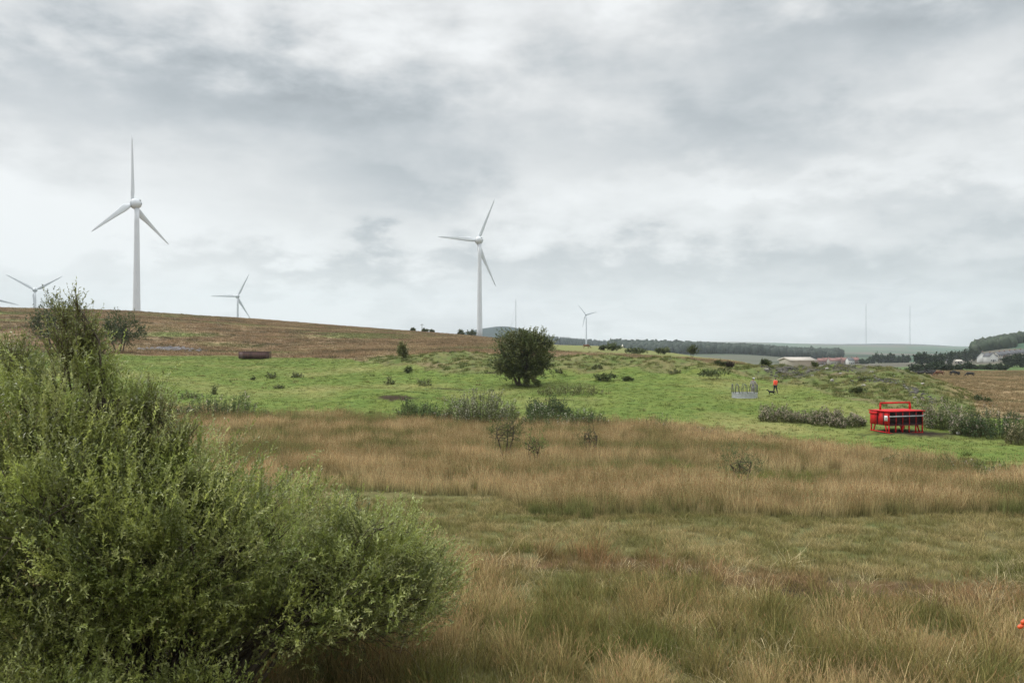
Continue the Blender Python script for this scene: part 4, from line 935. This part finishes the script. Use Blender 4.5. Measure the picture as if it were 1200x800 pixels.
cow_at(1101, 440.4, 200, 275, 3.0, 'reddish brown cow grazing at the edge of the black herd', mats=[M_cowb], head_down=True)
cow_at(1117, 440.0, 200, 290, .2, 'black cow grazing alone between the herd and the village', src=kg, sc=.95)['group'] = 'lone black cattle'
cow_at(1121.5, 440.0, 200, 290, 3.4, 'black cow standing nose to tail with the lone grazing one', src=kk, sc=.85)['group'] = 'lone black cattle'
cow_at(1137, 441.4, 190, 290, 3.0, 'black cow farthest from the herd on the brown field', src=kg, sc=.9)['group'] = 'lone black cattle'
cow_at(687, 408.2, 250, 420, .1, 'brown cow grazing on the ridge near the smallest turbine', mats=[M_cowb], head_down=True)
cow_at(729.5, 408.6, 280, 430, 1.45, 'pale cow standing end on upon the green ridge', mats=[M_coww])
cow_at(1068.5, 438.6, 190, 245, 1.3, 'whitish cow beside the black herd, seen end on', mats=[M_coww])['group'] = 'lone pale cattle'

# ------------------------------------------------------------------ rusty container, rubble, stones
d = find_d(299, 420.0, 150, 185); p = at(299, d)
root = thing('metal_container', 'low rust brown steel container where pasture meets moor', 'container', p, math.radians(-6))
Lc, Wc, Hc = 33*d/1000*.98, 2.4, 8.0*d/1000
b = MB(); nr = 22
for k in range(nr): b.box((-Lc/2+.7+(k+.5)*(Lc-.8)/nr, -Wc/2+.05*(k % 2), Hc/2), ((Lc-.8)/nr, .08, Hc-.12))
b.box((.3, 0, Hc/2), (Lc-1.0, Wc-.2, Hc-.1)); b.obj('side_wall', M_rust, root)
b = MB(); b.box((-Lc/2+.3, -Wc/2+.02, Hc/2), (.85, .1, Hc-.1)); b.box((-Lc/2-.02, 0, Hc/2), (.1, Wc-.1, Hc-.1)); b.obj('end_panel', M_rustl, root)
b = MB(); b.box((0, 0, Hc), (Lc+.1, Wc+.1, .12)); b.obj('lid', M_rust, root)
for sx_ in (-1, 1):
    for sy_ in (-1, 1): b = MB(); b.box((sx_*(Lc/2), sy_*Wc/2, Hc/2-.03), (.14, .14, Hc-.1)); b.obj('corner_post', M_rust, root)
def rock_bm(g, r, sub=2):
    bm = bmesh.new(); bmesh.ops.create_icosphere(bm, subdivisions=sub, radius=1)
    o3 = g.normal(size=3)*5; sq = np.array([g.uniform(.8,1.4), g.uniform(.7,1.1), g.uniform(.45,.8)])*r
    for v in bm.verts:
        n_ = 1+.35*float(perlin(np.array([v.co.x*1.3+o3[0]+v.co.z]), np.array([v.co.y*1.3+o3[1]-v.co.z*.7]))[0])
        v.co = Vector((v.co.x*sq[0]*n_, v.co.y*sq[1]*n_, v.co.z*sq[2]*n_))
    return bm
def rock(name, label, cat, p, r, mat, g, group=None):
    bm = rock_bm(g, r); me = bpy.data.meshes.new(name); bm.to_mesh(me); bm.free(); me.materials.append(mat)
    o = link(name, me, None, p); o.rotation_euler = (0, 0, g.random()*6); return tag(o, label, cat, group)
gr = np.random.default_rng(91)
d = find_d(1122.5, 509, 56, 80); rock('white_stone', 'single white stone on the grass right of the red feeder', 'stone', at(1122.5, d)+Vector((0,0,.1)), .17, simple('white_stone', (.62,.61,.56), .9), gr)
for (px, yp) in ((898,433),(915,434.5),(929,430),(944,433),(952,441),(969,432),(985,438),(1003,437),(1021,436.5),(1047,441),(1062,455),(1081,450),(975,446),(925,440),(1072,468),(1012,452)):
    d = find_d(px, yp, 88, 124); rock('pale_stone', 'pale boulder lying on the rough spoil heap', 'stone', at(px, d)+Vector((0,0,.04)), gr.uniform(.13, .30), M_rock, gr, 'pale stones on the spoil heap')
# dark loose rubble (uncountable)
b = MB(); xs, ys = [], []
for (px, yp, sp_, n) in ((905,436,14,70),(930,434,16,110),(955,432,18,120),(985,430,16,90),(1020,431,12,60),(1045,436,16,90),(1038,447,16,70),(1072,458,14,60),(1010,445,20,50),(1085,468,12,30)):
    d0 = find_d(px, yp, 86, 123)
    xs.append((px-600)*d0/1000+gr.normal(0, sp_*d0/2000, n)); ys.append(d0+gr.normal(0, 1.6, n))
xs = np.concatenate(xs); ys = np.concatenate(ys); zs = H(xs, ys)
bm = bmesh.new(); bmesh.ops.create_icosphere(bm, subdivisions=1, radius=1); iv = np.array([v.co[:] for v in bm.verts]); itf = np.array([[v.index for v in f.verts] for f in bm.faces]); bm.free()
for x_, y_, z_ in zip(xs, ys, zs): b.add(iv*(1+.25*gr.normal(size=(len(iv), 1)))*gr.uniform(.06, .2)*np.array([1.2,1,.65])+np.array([x_, y_, z_+.03]), itf)
tag(b.obj('spoil_rubble', M_rockd), 'dark loose rubble strewn over the spoil heap', 'rubble', kind='stuff')
b = MB(); d0 = find_d(200, 409, 160, 200); p = at(200, d0)
for k in range(420):
    x_ = gr.normal(0, 2.6); y_ = gr.normal(0, 3.2); z_ = h1(p.x+x_, p.y+y_)-p.z
    b.add(iv*(1+.25*gr.normal(size=(len(iv), 1)))*gr.uniform(.12, .38)*np.array([1.2,1,.7])+np.array([x_, y_, z_+.05+.5*math.exp(-(x_/2.5)**2-(y_/2)**2)*gr.random()]), itf)
o = b.obj('rubble_heap', simple('grey_rubble', (.17,.165,.175), .9, var=.3, scale=2), loc=p); tag(o, 'low spread of loose grey rubble at the foot of the moor', 'rubble', kind='stuff')

# ------------------------------------------------------------------ village, shed, distant trees
def house(name, label, cat, px, d, w, dep, eave, ridge, wm, rm, rz=0, nwin=3, floors=2, chim=1, group=None, gable=False):
    p = at(px, d); root = thing(name, label, cat, p, rz, group)
    b = MB(); hw, hd_ = w/2, dep/2
    V = np.array([(-hw,-hd_,-3),(hw,-hd_,-3),(hw,hd_,-3),(-hw,hd_,-3),(-hw,-hd_,eave),(hw,-hd_,eave),(hw,hd_,eave),(-hw,hd_,eave),(-hw,0,ridge),(hw,0,ridge)] if not gable else
                 [(-hw,-hd_,-3),(hw,-hd_,-3),(hw,hd_,-3),(-hw,hd_,-3),(-hw,-hd_,eave),(hw,-hd_,eave),(hw,hd_,eave),(-hw,hd_,eave),(0,-hd_,ridge),(0,hd_,ridge)])
    Fs = [np.array([(0,1,5,4),(1,2,6,5),(2,3,7,6),(3,0,4,7),(0,3,2,1)])] + ([np.array([(4,8,7),(5,6,9)])] if not gable else [np.array([(4,5,8),(6,7,9)])])
    b.add(V, Fs); b.obj('wall', wm, root)
    b = MB(); o_ = .35; t_ = .22
    if not gable:
        for sy in (-1, 1):
            sl = (ridge-eave)/hd_; e = eave-sl*o_
            V = np.array([(-hw-o_,sy*(hd_+o_),e+.02),(hw+o_,sy*(hd_+o_),e+.02),(hw+o_,0,ridge+.02),(-hw-o_,0,ridge+.02)]); V2 = V+np.array([0,0,t_])
            b.add(np.vstack([V, V2]), np.array([(0,1,2,3),(4,5,6,7),(0,1,5,4),(1,2,6,5),(2,3,7,6),(3,0,4,7)]))
    else:
        for sx_ in (-1, 1):
            sl = (ridge-eave)/hw; e = eave-sl*o_
            V = np.array([(sx_*(hw+o_),-hd_-o_,e+.02),(sx_*(hw+o_),hd_+o_,e+.02),(0,hd_+o_,ridge+.02),(0,-hd_-o_,ridge+.02)]); V2 = V+np.array([0,0,t_])
            b.add(np.vstack([V, V2]), np.array([(0,1,2,3),(4,5,6,7),(0,1,5,4),(1,2,6,5),(2,3,7,6),(3,0,4,7)]))
    rf_ = b.obj('roof', rm, root)
    for k in range(chim):
        b = MB(); cx = (-hw+.8+k*(w-1.6)/max(1, chim-1)) if chim > 1 else hw*.5
        b.box((cx if not gable else 0, 0, ridge+.5), (.8, .6, 1.6)); b.obj('chimney', M_brick, rf_)
    for f_ in range(floors):
        for k in range(nwin):
            b = MB(); x_ = -hw+(k+.5)*w/nwin; z_ = 1.4+f_*2.6
            if z_+.6 > eave: continue
            b.box((x_, -hd_-.03, z_), (1.1, .12, 1.25)); wn = b.obj('window', M_signw, root)
            b = MB(); b.box((x_, -hd_-.10, z_), (.9, .06, 1.05)); b.obj('pane', M_glass, wn)
    if name != 'farm_shed':
        b = MB(); b.box((hw*.08, -hd_-.04, 1.0), (.95, .10, 2.0)); b.obj('door', M_coatd, root)
    return root
house('white_house', 'white gabled house in the middle of the village on the right', 'house', 1160, 690, 6.2, 8, 4.4, 7.2, M_render, M_slate, .1, 2, 2, 1, gable=True)
house('white_house', 'narrow white house with steep roof left of the gabled white one', 'house', 1151, 700, 5.0, 7, 3.8, 7.6, M_render, M_slate, .9, 2, 2, 1)
house('white_house', 'low white wing joined right of the gabled house', 'house', 1164.2, 695, 3.4, 6, 4.2, 5.6, M_render, M_slate, .1, 1, 2, 0)
for k, px in enumerate((1169.5, 1175.5, 1181.5, 1187.5, 1194, 1200.5)):
    house('terrace_house', ('grey terraced house next to the white gabled house', 'second grey terraced house counting away from the white one', 'terraced house in the middle of the grey row', 'grey terraced house half behind the dark tree', 'terraced house past the dark tree', 'last grey terraced house at the picture edge')[k], 'house', px, 715+2*k, 4.3, 7, 4.6, 6.8, M_cream if k % 2 == 0 else M_brick, M_slate, .05, 2, 2, 1)
house('long_building', 'long low pale building behind the hedge trees left of the village', 'building', 1111, 660, 9.5, 6, 2.6, 4.2, M_cream, M_slate, -.15, 5, 1, 0)
house('long_building', 'short pale building end of the long low one', 'building', 1121.5, 655, 6.0, 5, 2.0, 3.2, M_cream, M_cream, -.1, 3, 1, 0)
for (px, d, lab, wm, rm, w) in ((962,900,'red roofed house nearest the pale shed in the far village',M_brick,M_rooft,8),(969,930,'brick house with red roof in the far village, second from the shed',M_brick,M_rooft,8),(976.5,905,'wide red roofed house in the middle of the far village',M_cream,M_rooft,11),(984,940,'dull brick house on the far village slope',M_brick,M_rooft,8),(990.5,900,'red roofed house left of the white village house',M_brick,M_rooft,8),(996,880,'small white house at the end of the far village',M_render,M_slate,6),(1002,910,'brick house beside the tree row of the far village',M_brick,M_rooft,7)):
    house('village_house', lab, 'house', px, d, w, 7, 4.0, 6.6, wm, rm, .1, 3, 2, 1)
pz = house('farm_shed', 'pale grey shed roof rising behind the spoil heap', 'shed', 934, 250, 7.4, 8, 2.7, 3.4, M_cream, M_cream, .12, 0, 0, 0)
pz.location.z = zy(418.8, 250)-3.5
FARC = [(0.033,0.053,0.025), (0.050,0.070,0.033), (0.025,0.041,0.021)]
def far_tree(px, ybase, d, w, h, label, seed, group='trees round the village'):
    p = at(px, d); W_ = w*d/2000; Hh = h*d/1000; g = np.random.default_rng(seed); pm = d/853
    p.z = p.z-.2
    ells = [((0,0,Hh*.58), (W_*.85, W_*.8, Hh*.42))]+[((g.uniform(-.55,.55)*W_, g.uniform(-.4,.4)*W_, Hh*g.uniform(.35,.75)), (W_*g.uniform(.4,.6), W_*.5, Hh*g.uniform(.2,.3))) for q in range(4)]
    return bush_tree('broadleaf_tree', label, 'tree', p, ells, int(90+1.2*w*h), pm*2.2, 7, pm*1.5, pm*1.1, FARC, [((0,0,-.3), (0,0,Hh*.6))], seed, group, clump=5, stem_r=Hh*.03, twn=0)
seeds = iter(range(200, 400))
gt = np.random.default_rng(55)
TREES = [(1021,900,9,8,'small round tree opening the tree row right of the far village'),(1029,900,12,10,'second tree of the row right of the far village'),(1037,910,12,11,'tallest tree of the far row'),(1045,905,12,10,'round tree after the tallest one in the far row'),(1053,900,12,9,'broad tree near the end of the far row'),(1060,895,11,8,'last tree of the far row before the gap'),
    (1079,560,16,17,'tall dark tree opening the wood above the cattle'),(1090,570,17,18,'tallest dark tree above the black herd'),(1101,575,14,14,'tree right of the tallest one above the herd'),(1113,640,13,13,'dark tree behind the long pale building'),(1122,720,12,14,'tree behind the short pale building'),(1131,730,12,13,'tree between the pale building and the wooded hill'),(1140,740,14,13,'tree at the foot of the wooded hill'),
    (1070,345,16,8,'low round tree in front of the dark wood, above the spoil heap'),(1082,335,17,7,'wide low tree behind the black herd'),(1096,325,18,8,'low bushy tree behind the reddish cow'),(1110,315,18,7,'hedgerow tree above the lone black cattle'),(1122,325,16,7,'hedgerow tree left of the open grass below the houses'),(1134,345,18,6,'low hedgerow tree under the narrow white house'),(1147,355,18,6,'hedgerow tree below the gabled white house'),(1160,345,16,6,'hedgerow tree in the open field below the terrace'),(1173,335,16,7,'hedgerow tree left of the large dark one'),
    (1185,450,20,18,'large dark tree hiding part of the terrace'),(1198,440,18,16,'dark tree at the picture edge in front of the terrace'),(1145,760,10,10,'tree left of the narrow white house'),(1012,870,10,6,'low tree between the far village and the tree row')]
for (px, d, w, h, lab) in TREES: far_tree(px, 0, d+gt.uniform(-25, 25)*(d < 360), w*gt.uniform(.75, 1.1), h*gt.uniform(.65, 1.2), lab, next(seeds))
# woods that read as one mass: many crowns, one object each
bm = bmesh.new(); bmesh.ops.create_icosphere(bm, subdivisions=2, radius=1); iv2 = np.array([v.co[:] for v in bm.verts]); it2 = np.array([[v.index for v in f.verts] for f in bm.faces]); bm.free()
def wood(name, label, xs, ys, hs, cols, seed, conifer=False):
    g = np.random.default_rng(seed); b = MB(); zs = H(xs, ys); n = len(xs); pc = palette(n, cols, g, .2)
    for k in range(n):
        h = hs[k]; V = iv2*(1+.16*g.normal(size=(len(iv2), 1)))
        if conifer: V[:, :2] *= np.clip(1.05-.45*(V[:, 2:3]+1), .1, 1)*.9
        V = V*np.array([h*.42, h*.42, h*.55])+np.array([xs[k], ys[k], zs[k]+h*.5])
        b.add(V, it2, pc[k]*(1+.15*g.normal(size=(len(iv2), 1))))
    return tag(b.obj(name, M_bush), label, 'woodland', kind='stuff')
g = np.random.default_rng(66)
def strip(n, px0, px1, d0, d1):
    px = g.uniform(px0, px1, n); d = g.uniform(d0, d1, n); return (px-600)*d/1000, d
xs, ys = strip(900, 1141, 1215, 820, 1000); pxx = 600+xs/ys*1000; kz = (ys > 860-(pxx-1141)*.3) & ~((pxx > 1188) & (ys < 930)); xs, ys = xs[kz], ys[kz]
wood('hillside_wood', 'dense dark wood covering the steep hill behind the village', xs, ys, g.uniform(7, 11, len(xs)), FARC, 67)
xs, ys = strip(1900, 715, 985, 1330, 1560)
wood('valley_wood', 'long dark belt of woodland across the valley floor', xs, ys, g.uniform(10, 16, len(xs)), [(.022,.036,.026), (.030,.044,.030)], 68)
xs, ys = strip(1500, 625, 800, 2250, 2700)
wood('ridge_wood', 'dark conifer plantation along the ridge behind the smallest turbine', xs, ys, g.uniform(14, 20, len(xs)), [(.016,.028,.022), (.022,.034,.026)], 69, True)

# ------------------------------------------------------------------ briar with red hips at the frame edge
hp = Vector((.5955*4.0, 4.0, zy(728.5, 4.0)))
bx, by = 3.05, 4.35; bz = h1(bx, by)
root = thing('rose_briar', 'briar stem with two shiny orange red hips beside the meadow at the picture edge', 'rose briar', (bx, by, bz))
rel = hp-Vector((bx, by, bz)); st = MB(); gl_ = np.random.default_rng(8)
st.tube([(0,0,-.05),(-.05,-.02,.6),(-.15,-.1,1.25),(-.3,-.2,rel.z+.25),(rel.x+.13,rel.y+.02,rel.z+.10)], [.008,.007,.006,.004,.002], 6)
st.tube([(rel.x+.13,rel.y+.02,rel.z+.10),(rel.x+.05,rel.y,rel.z+.035),(rel.x+.03,rel.y,rel.z)], [.0032,.0028,.002], 5)
st.tube([(rel.x+.13,rel.y+.02,rel.z+.10),(rel.x+.06,rel.y,rel.z+.015),(rel.x+.025,rel.y,rel.z-.018)], [.0032,.0028,.002], 5)
st.obj('stem', M_twig, root)
lf = MB(); P = np.array([(-.05,-.02,.6)])+gl_.random((60, 1))*np.array([(-.2,-.16,rel.z-.4)])+gl_.normal(0, .06, (60, 3)); P[:, 0] = np.maximum(P[:, 0], -.42)
lf.leaves(P, rvec(60, gl_), np.array([[0,0,1.]])+.6*rvec(60, gl_), .035, .022, palette(60, [(.05,.09,.025), (.07,.11,.03)], gl_)); lf.obj('foliage', M_bush, root)
M_hip = simple('rose_hip', (.62,.085,.018), .25, spec=.5, var=.1, scale=40)
for (dx, dz, tl) in ((.012,.004,.9), (-.002,-.018,1.2)):
    b = MB(); Mh = Matrix.Translation((rel.x+dx, rel.y, rel.z+dz)) @ Matrix.Rotation(tl, 4, 'Y')
    b.lathe([(.0015,-.015),(.007,-.0125),(.0105,-.004),(.010,.005),(.006,.012),(.003,.015),(.0035,.019)], 14, M=Mh); b.obj('rose_hip', M_hip, root, smooth=True)

# ------------------------------------------------------------------ haze
HZ = 11000.0
b = MB(); b.box((0, 3450, 150), (13600, 7100, 560))
m, nt, out = newmat('valley_haze'); pv = N(nt, 'VolumePrincipled'); pv.inputs['Density'].default_value = 1/HZ; pv.inputs['Color'].default_value = (.80,.90,.965,1); pv.inputs['Anisotropy'].default_value = .0
nt.links.new(pv.outputs['Volume'], out.inputs['Volume'])
tag(b.obj('haze', m), 'thin pale haze over the whole valley', 'haze', kind='stuff')

# ------------------------------------------------------------------ sky and sun
SUN_EL, SUN_AZ = math.radians(48), math.radians(-78)      # azimuth from +Y (view direction), negative to the left
w = bpy.data.worlds.new('World'); S.world = w; w.use_nodes = True; nt = w.node_tree; nt.nodes.clear(); L = nt.links.new
out = N(nt, 'OutputWorld'); bg = N(nt, 'Background'); bg.inputs['Strength'].default_value = 1.0; L(bg.outputs['Background'], out.inputs['Surface'])
sky = N(nt, 'TexSky', sky_type='NISHITA', sun_disc=False, sun_elevation=SUN_EL, sun_rotation=SUN_AZ); sky.altitude = 250; sky.dust_density = 2.0
skm = N(nt, 'VectorMath', operation='SCALE'); skm.inputs['Scale'].default_value = .11; L(sky.outputs['Color'], skm.inputs[0])
tc = N(nt, 'TexCoord'); nrm = N(nt, 'VectorMath', operation='NORMALIZE'); L(tc.outputs['Generated'], nrm.inputs[0])
sep = N(nt, 'SeparateXYZ'); L(nrm.outputs['Vector'], sep.inputs[0])
def mth(op, a, b=None, c=None, clamp=False):
    n = N(nt, 'Math', operation=op, use_clamp=clamp)
    for k, v in enumerate((a, b, c)):
        if v is None: continue
        if isinstance(v, (int, float)): n.inputs[k].default_value = v
        else: L(v, n.inputs[k])
    return n.outputs[0]
def mrange(v, a, b, c, d, smooth=True):
    n = N(nt, 'MapRange'); n.interpolation_type = 'SMOOTHSTEP' if smooth else 'LINEAR'
    for nm, q in (('From Min', a), ('From Max', b), ('To Min', c), ('To Max', d)): n.inputs[nm].default_value = q
    L(v, n.inputs['Value']); return n.outputs['Result']
zc = mth('MAXIMUM', sep.outputs['Z'], 0.0)
# cloud sheet seen in perspective: project the direction on a plane overhead
den = mth('ADD', zc, .10)
cx = mth('DIVIDE', sep.outputs['X'], den); cy = mth('DIVIDE', sep.outputs['Y'], den)
cv = N(nt, 'CombineXYZ'); L(cx, cv.inputs['X']); L(cy, cv.inputs['Y'])
def noise(vec, scale, detail, rough, dist=0, off=(0,0,0), st=(1,1,1)):
    mp = N(nt, 'Mapping'); mp.inputs['Location'].default_value = off; mp.inputs['Scale'].default_value = st; L(vec, mp.inputs['Vector'])
    n = N(nt, 'TexNoise'); n.inputs['Scale'].default_value = scale; n.inputs['Detail'].default_value = detail; n.inputs['Roughness'].default_value = rough; n.inputs['Distortion'].default_value = dist
    L(mp.outputs['Vector'], n.inputs['Vector']); return n
nA = noise(cv.outputs['Vector'], .75, 7, .55, .3, (3.1,1.7,0)); nB = noise(cv.outputs['Vector'], 2.3, 8, .6, .25, (9.1,4.2,0)); nC = noise(nrm.outputs['Vector'], 4.6, 9, .58, .0, (1,2,3), (1,1,2.0)); nD = noise(nrm.outputs['Vector'], 13, 6, .55, .1, (4,2,1), (1,1,2.4))
# azimuth / elevation in radians for the broad cloud banks
az = mth('ARCTAN2', sep.outputs['X'], sep.outputs['Y']); el = mth('ARCSINE', sep.outputs['Z'])
wA = mth('MULTIPLY', mth('SUBTRACT', nC.outputs['Fac'], .5), .55); wB = mth('MULTIPLY', mth('SUBTRACT', nD.outputs['Fac'], .5), .16)
azw = mth('ADD', az, wA); elw = mth('ADD', el, wB); elw = mth('ADD', elw, mth('MULTIPLY', wA, .16))
BL = [(300,105,330,62,-.26), (1080,25,260,60,-.20), (890,165,270,42,-.11), (475,235,110,26,-.12), (430,310,110,16,-.12), (860,316,420,22,-.12), (960,352,360,10,-.07),
      (80,140,140,40,-.05), (640,60,110,70,.05), (690,255,170,45,.11), (60,230,150,50,.12), (300,280,170,26,.11), (1000,205,220,22,.10), (330,348,420,20,.10), (620,160,90,50,.06), (1120,90,120,30,.06), (40,20,90,30,.07), (1150,250,140,26,-.05), (900,385,400,10,.05)]
tot = None
for (px, py, rx, ry, amp) in BL:
    a0 = math.atan((px-600)/1000); e0 = math.atan((405-py)/1000*math.cos(a0))
    dx = mth('MULTIPLY', mth('SUBTRACT', azw, a0), 1000/rx); dy = mth('MULTIPLY', mth('SUBTRACT', elw, e0), 1000/ry)
    r2 = mth('ADD', mth('MULTIPLY', dx, dx), mth('MULTIPLY', dy, dy)); gss = mth('MULTIPLY', mth('EXPONENT', mth('MULTIPLY', r2, -.9)), amp)
    tot = gss if tot is None else mth('ADD', tot, gss)
val = mth('ADD', .765, mth('MULTIPLY', tot, 1.2))
val = mth('ADD', val, mth('MULTIPLY', mth('SUBTRACT', nA.outputs['Fac'], .5), .16))
val = mth('ADD', val, mth('MULTIPLY', mth('SUBTRACT', nB.outputs['Fac'], .5), .14))
val = mth('ADD', val, mth('MULTIPLY', mth('SUBTRACT', nC.outputs['Fac'], .5), .80))
val = mth('ADD', val, mth('MULTIPLY', mth('SUBTRACT', nD.outputs['Fac'], .5), .34))
val = mth('MINIMUM', mth('MAXIMUM', val, .40), .93)
up = mrange(el, .36, 1.2, .72, 2.3)                     # an overcast sky is brighter overhead
val = mth('MULTIPLY', val, up)
tint = N(nt, 'MixRGB'); L(mrange(val, .30, .58, 0, 1), tint.inputs['Fac']); tint.inputs['Color1'].default_value = (.91,.985,1.035,1); tint.inputs['Color2'].default_value = (.985,1.0,1.0,1)
t2 = N(nt, 'MixRGB'); L(mrange(el, .0, .16, .75, 0), t2.inputs['Fac']); L(tint.outputs['Color'], t2.inputs['Color1']); t2.inputs['Color2'].default_value = (.965,.99,1.008,1)
cl = N(nt, 'VectorMath', operation='SCALE'); L(t2.outputs['Color'], cl.inputs[0]); L(val, cl.inputs['Scale'])
mx = N(nt, 'MixRGB'); mx.inputs['Fac'].default_value = .95; L(skm.outputs['Vector'], mx.inputs['Color1']); L(cl.outputs['Vector'], mx.inputs['Color2'])
L(mx.outputs['Color'], bg.inputs['Color'])
sun = bpy.data.lights.new('sun', 'SUN'); sun.energy = 1.5; sun.angle = math.radians(14); sun.color = (1, .965, .91)
so = bpy.data.objects.new('sun', sun); C.objects.link(so)
dv = Vector((math.sin(SUN_AZ)*math.cos(SUN_EL), math.cos(SUN_AZ)*math.cos(SUN_EL), math.sin(SUN_EL))); so.rotation_euler = dv.to_track_quat('Z', 'Y').to_euler(); so.location = dv*200

# ------------------------------------------------------------------ camera and render settings
cam = bpy.data.cameras.new('camera'); co = bpy.data.objects.new('camera', cam); C.objects.link(co)
cam.sensor_width = 36; cam.lens = 30.0; cam.clip_start = .1; cam.clip_end = 20000
co.location = (0, 0, CAMZ); co.rotation_euler = (math.radians(90)+math.atan(5/1000), 0, 0); S.camera = co
S.view_settings.view_transform = 'Standard'; S.view_settings.look = 'None'; S.view_settings.exposure = 0.5; S.view_settings.gamma = 1.0
S.cycles.max_bounces = 6; S.cycles.diffuse_bounces = 3; S.cycles.glossy_bounces = 2; S.cycles.transmission_bounces = 4; S.cycles.volume_bounces = 2; S.cycles.transparent_max_bounces = 8
S.cycles.use_denoising = True
try: S.cycles.denoiser = 'OPENIMAGEDENOISE'; S.cycles.denoising_prefilter = 'ACCURATE'
except Exception: pass
S.cycles.use_adaptive_sampling = True; S.cycles.adaptive_threshold = .004
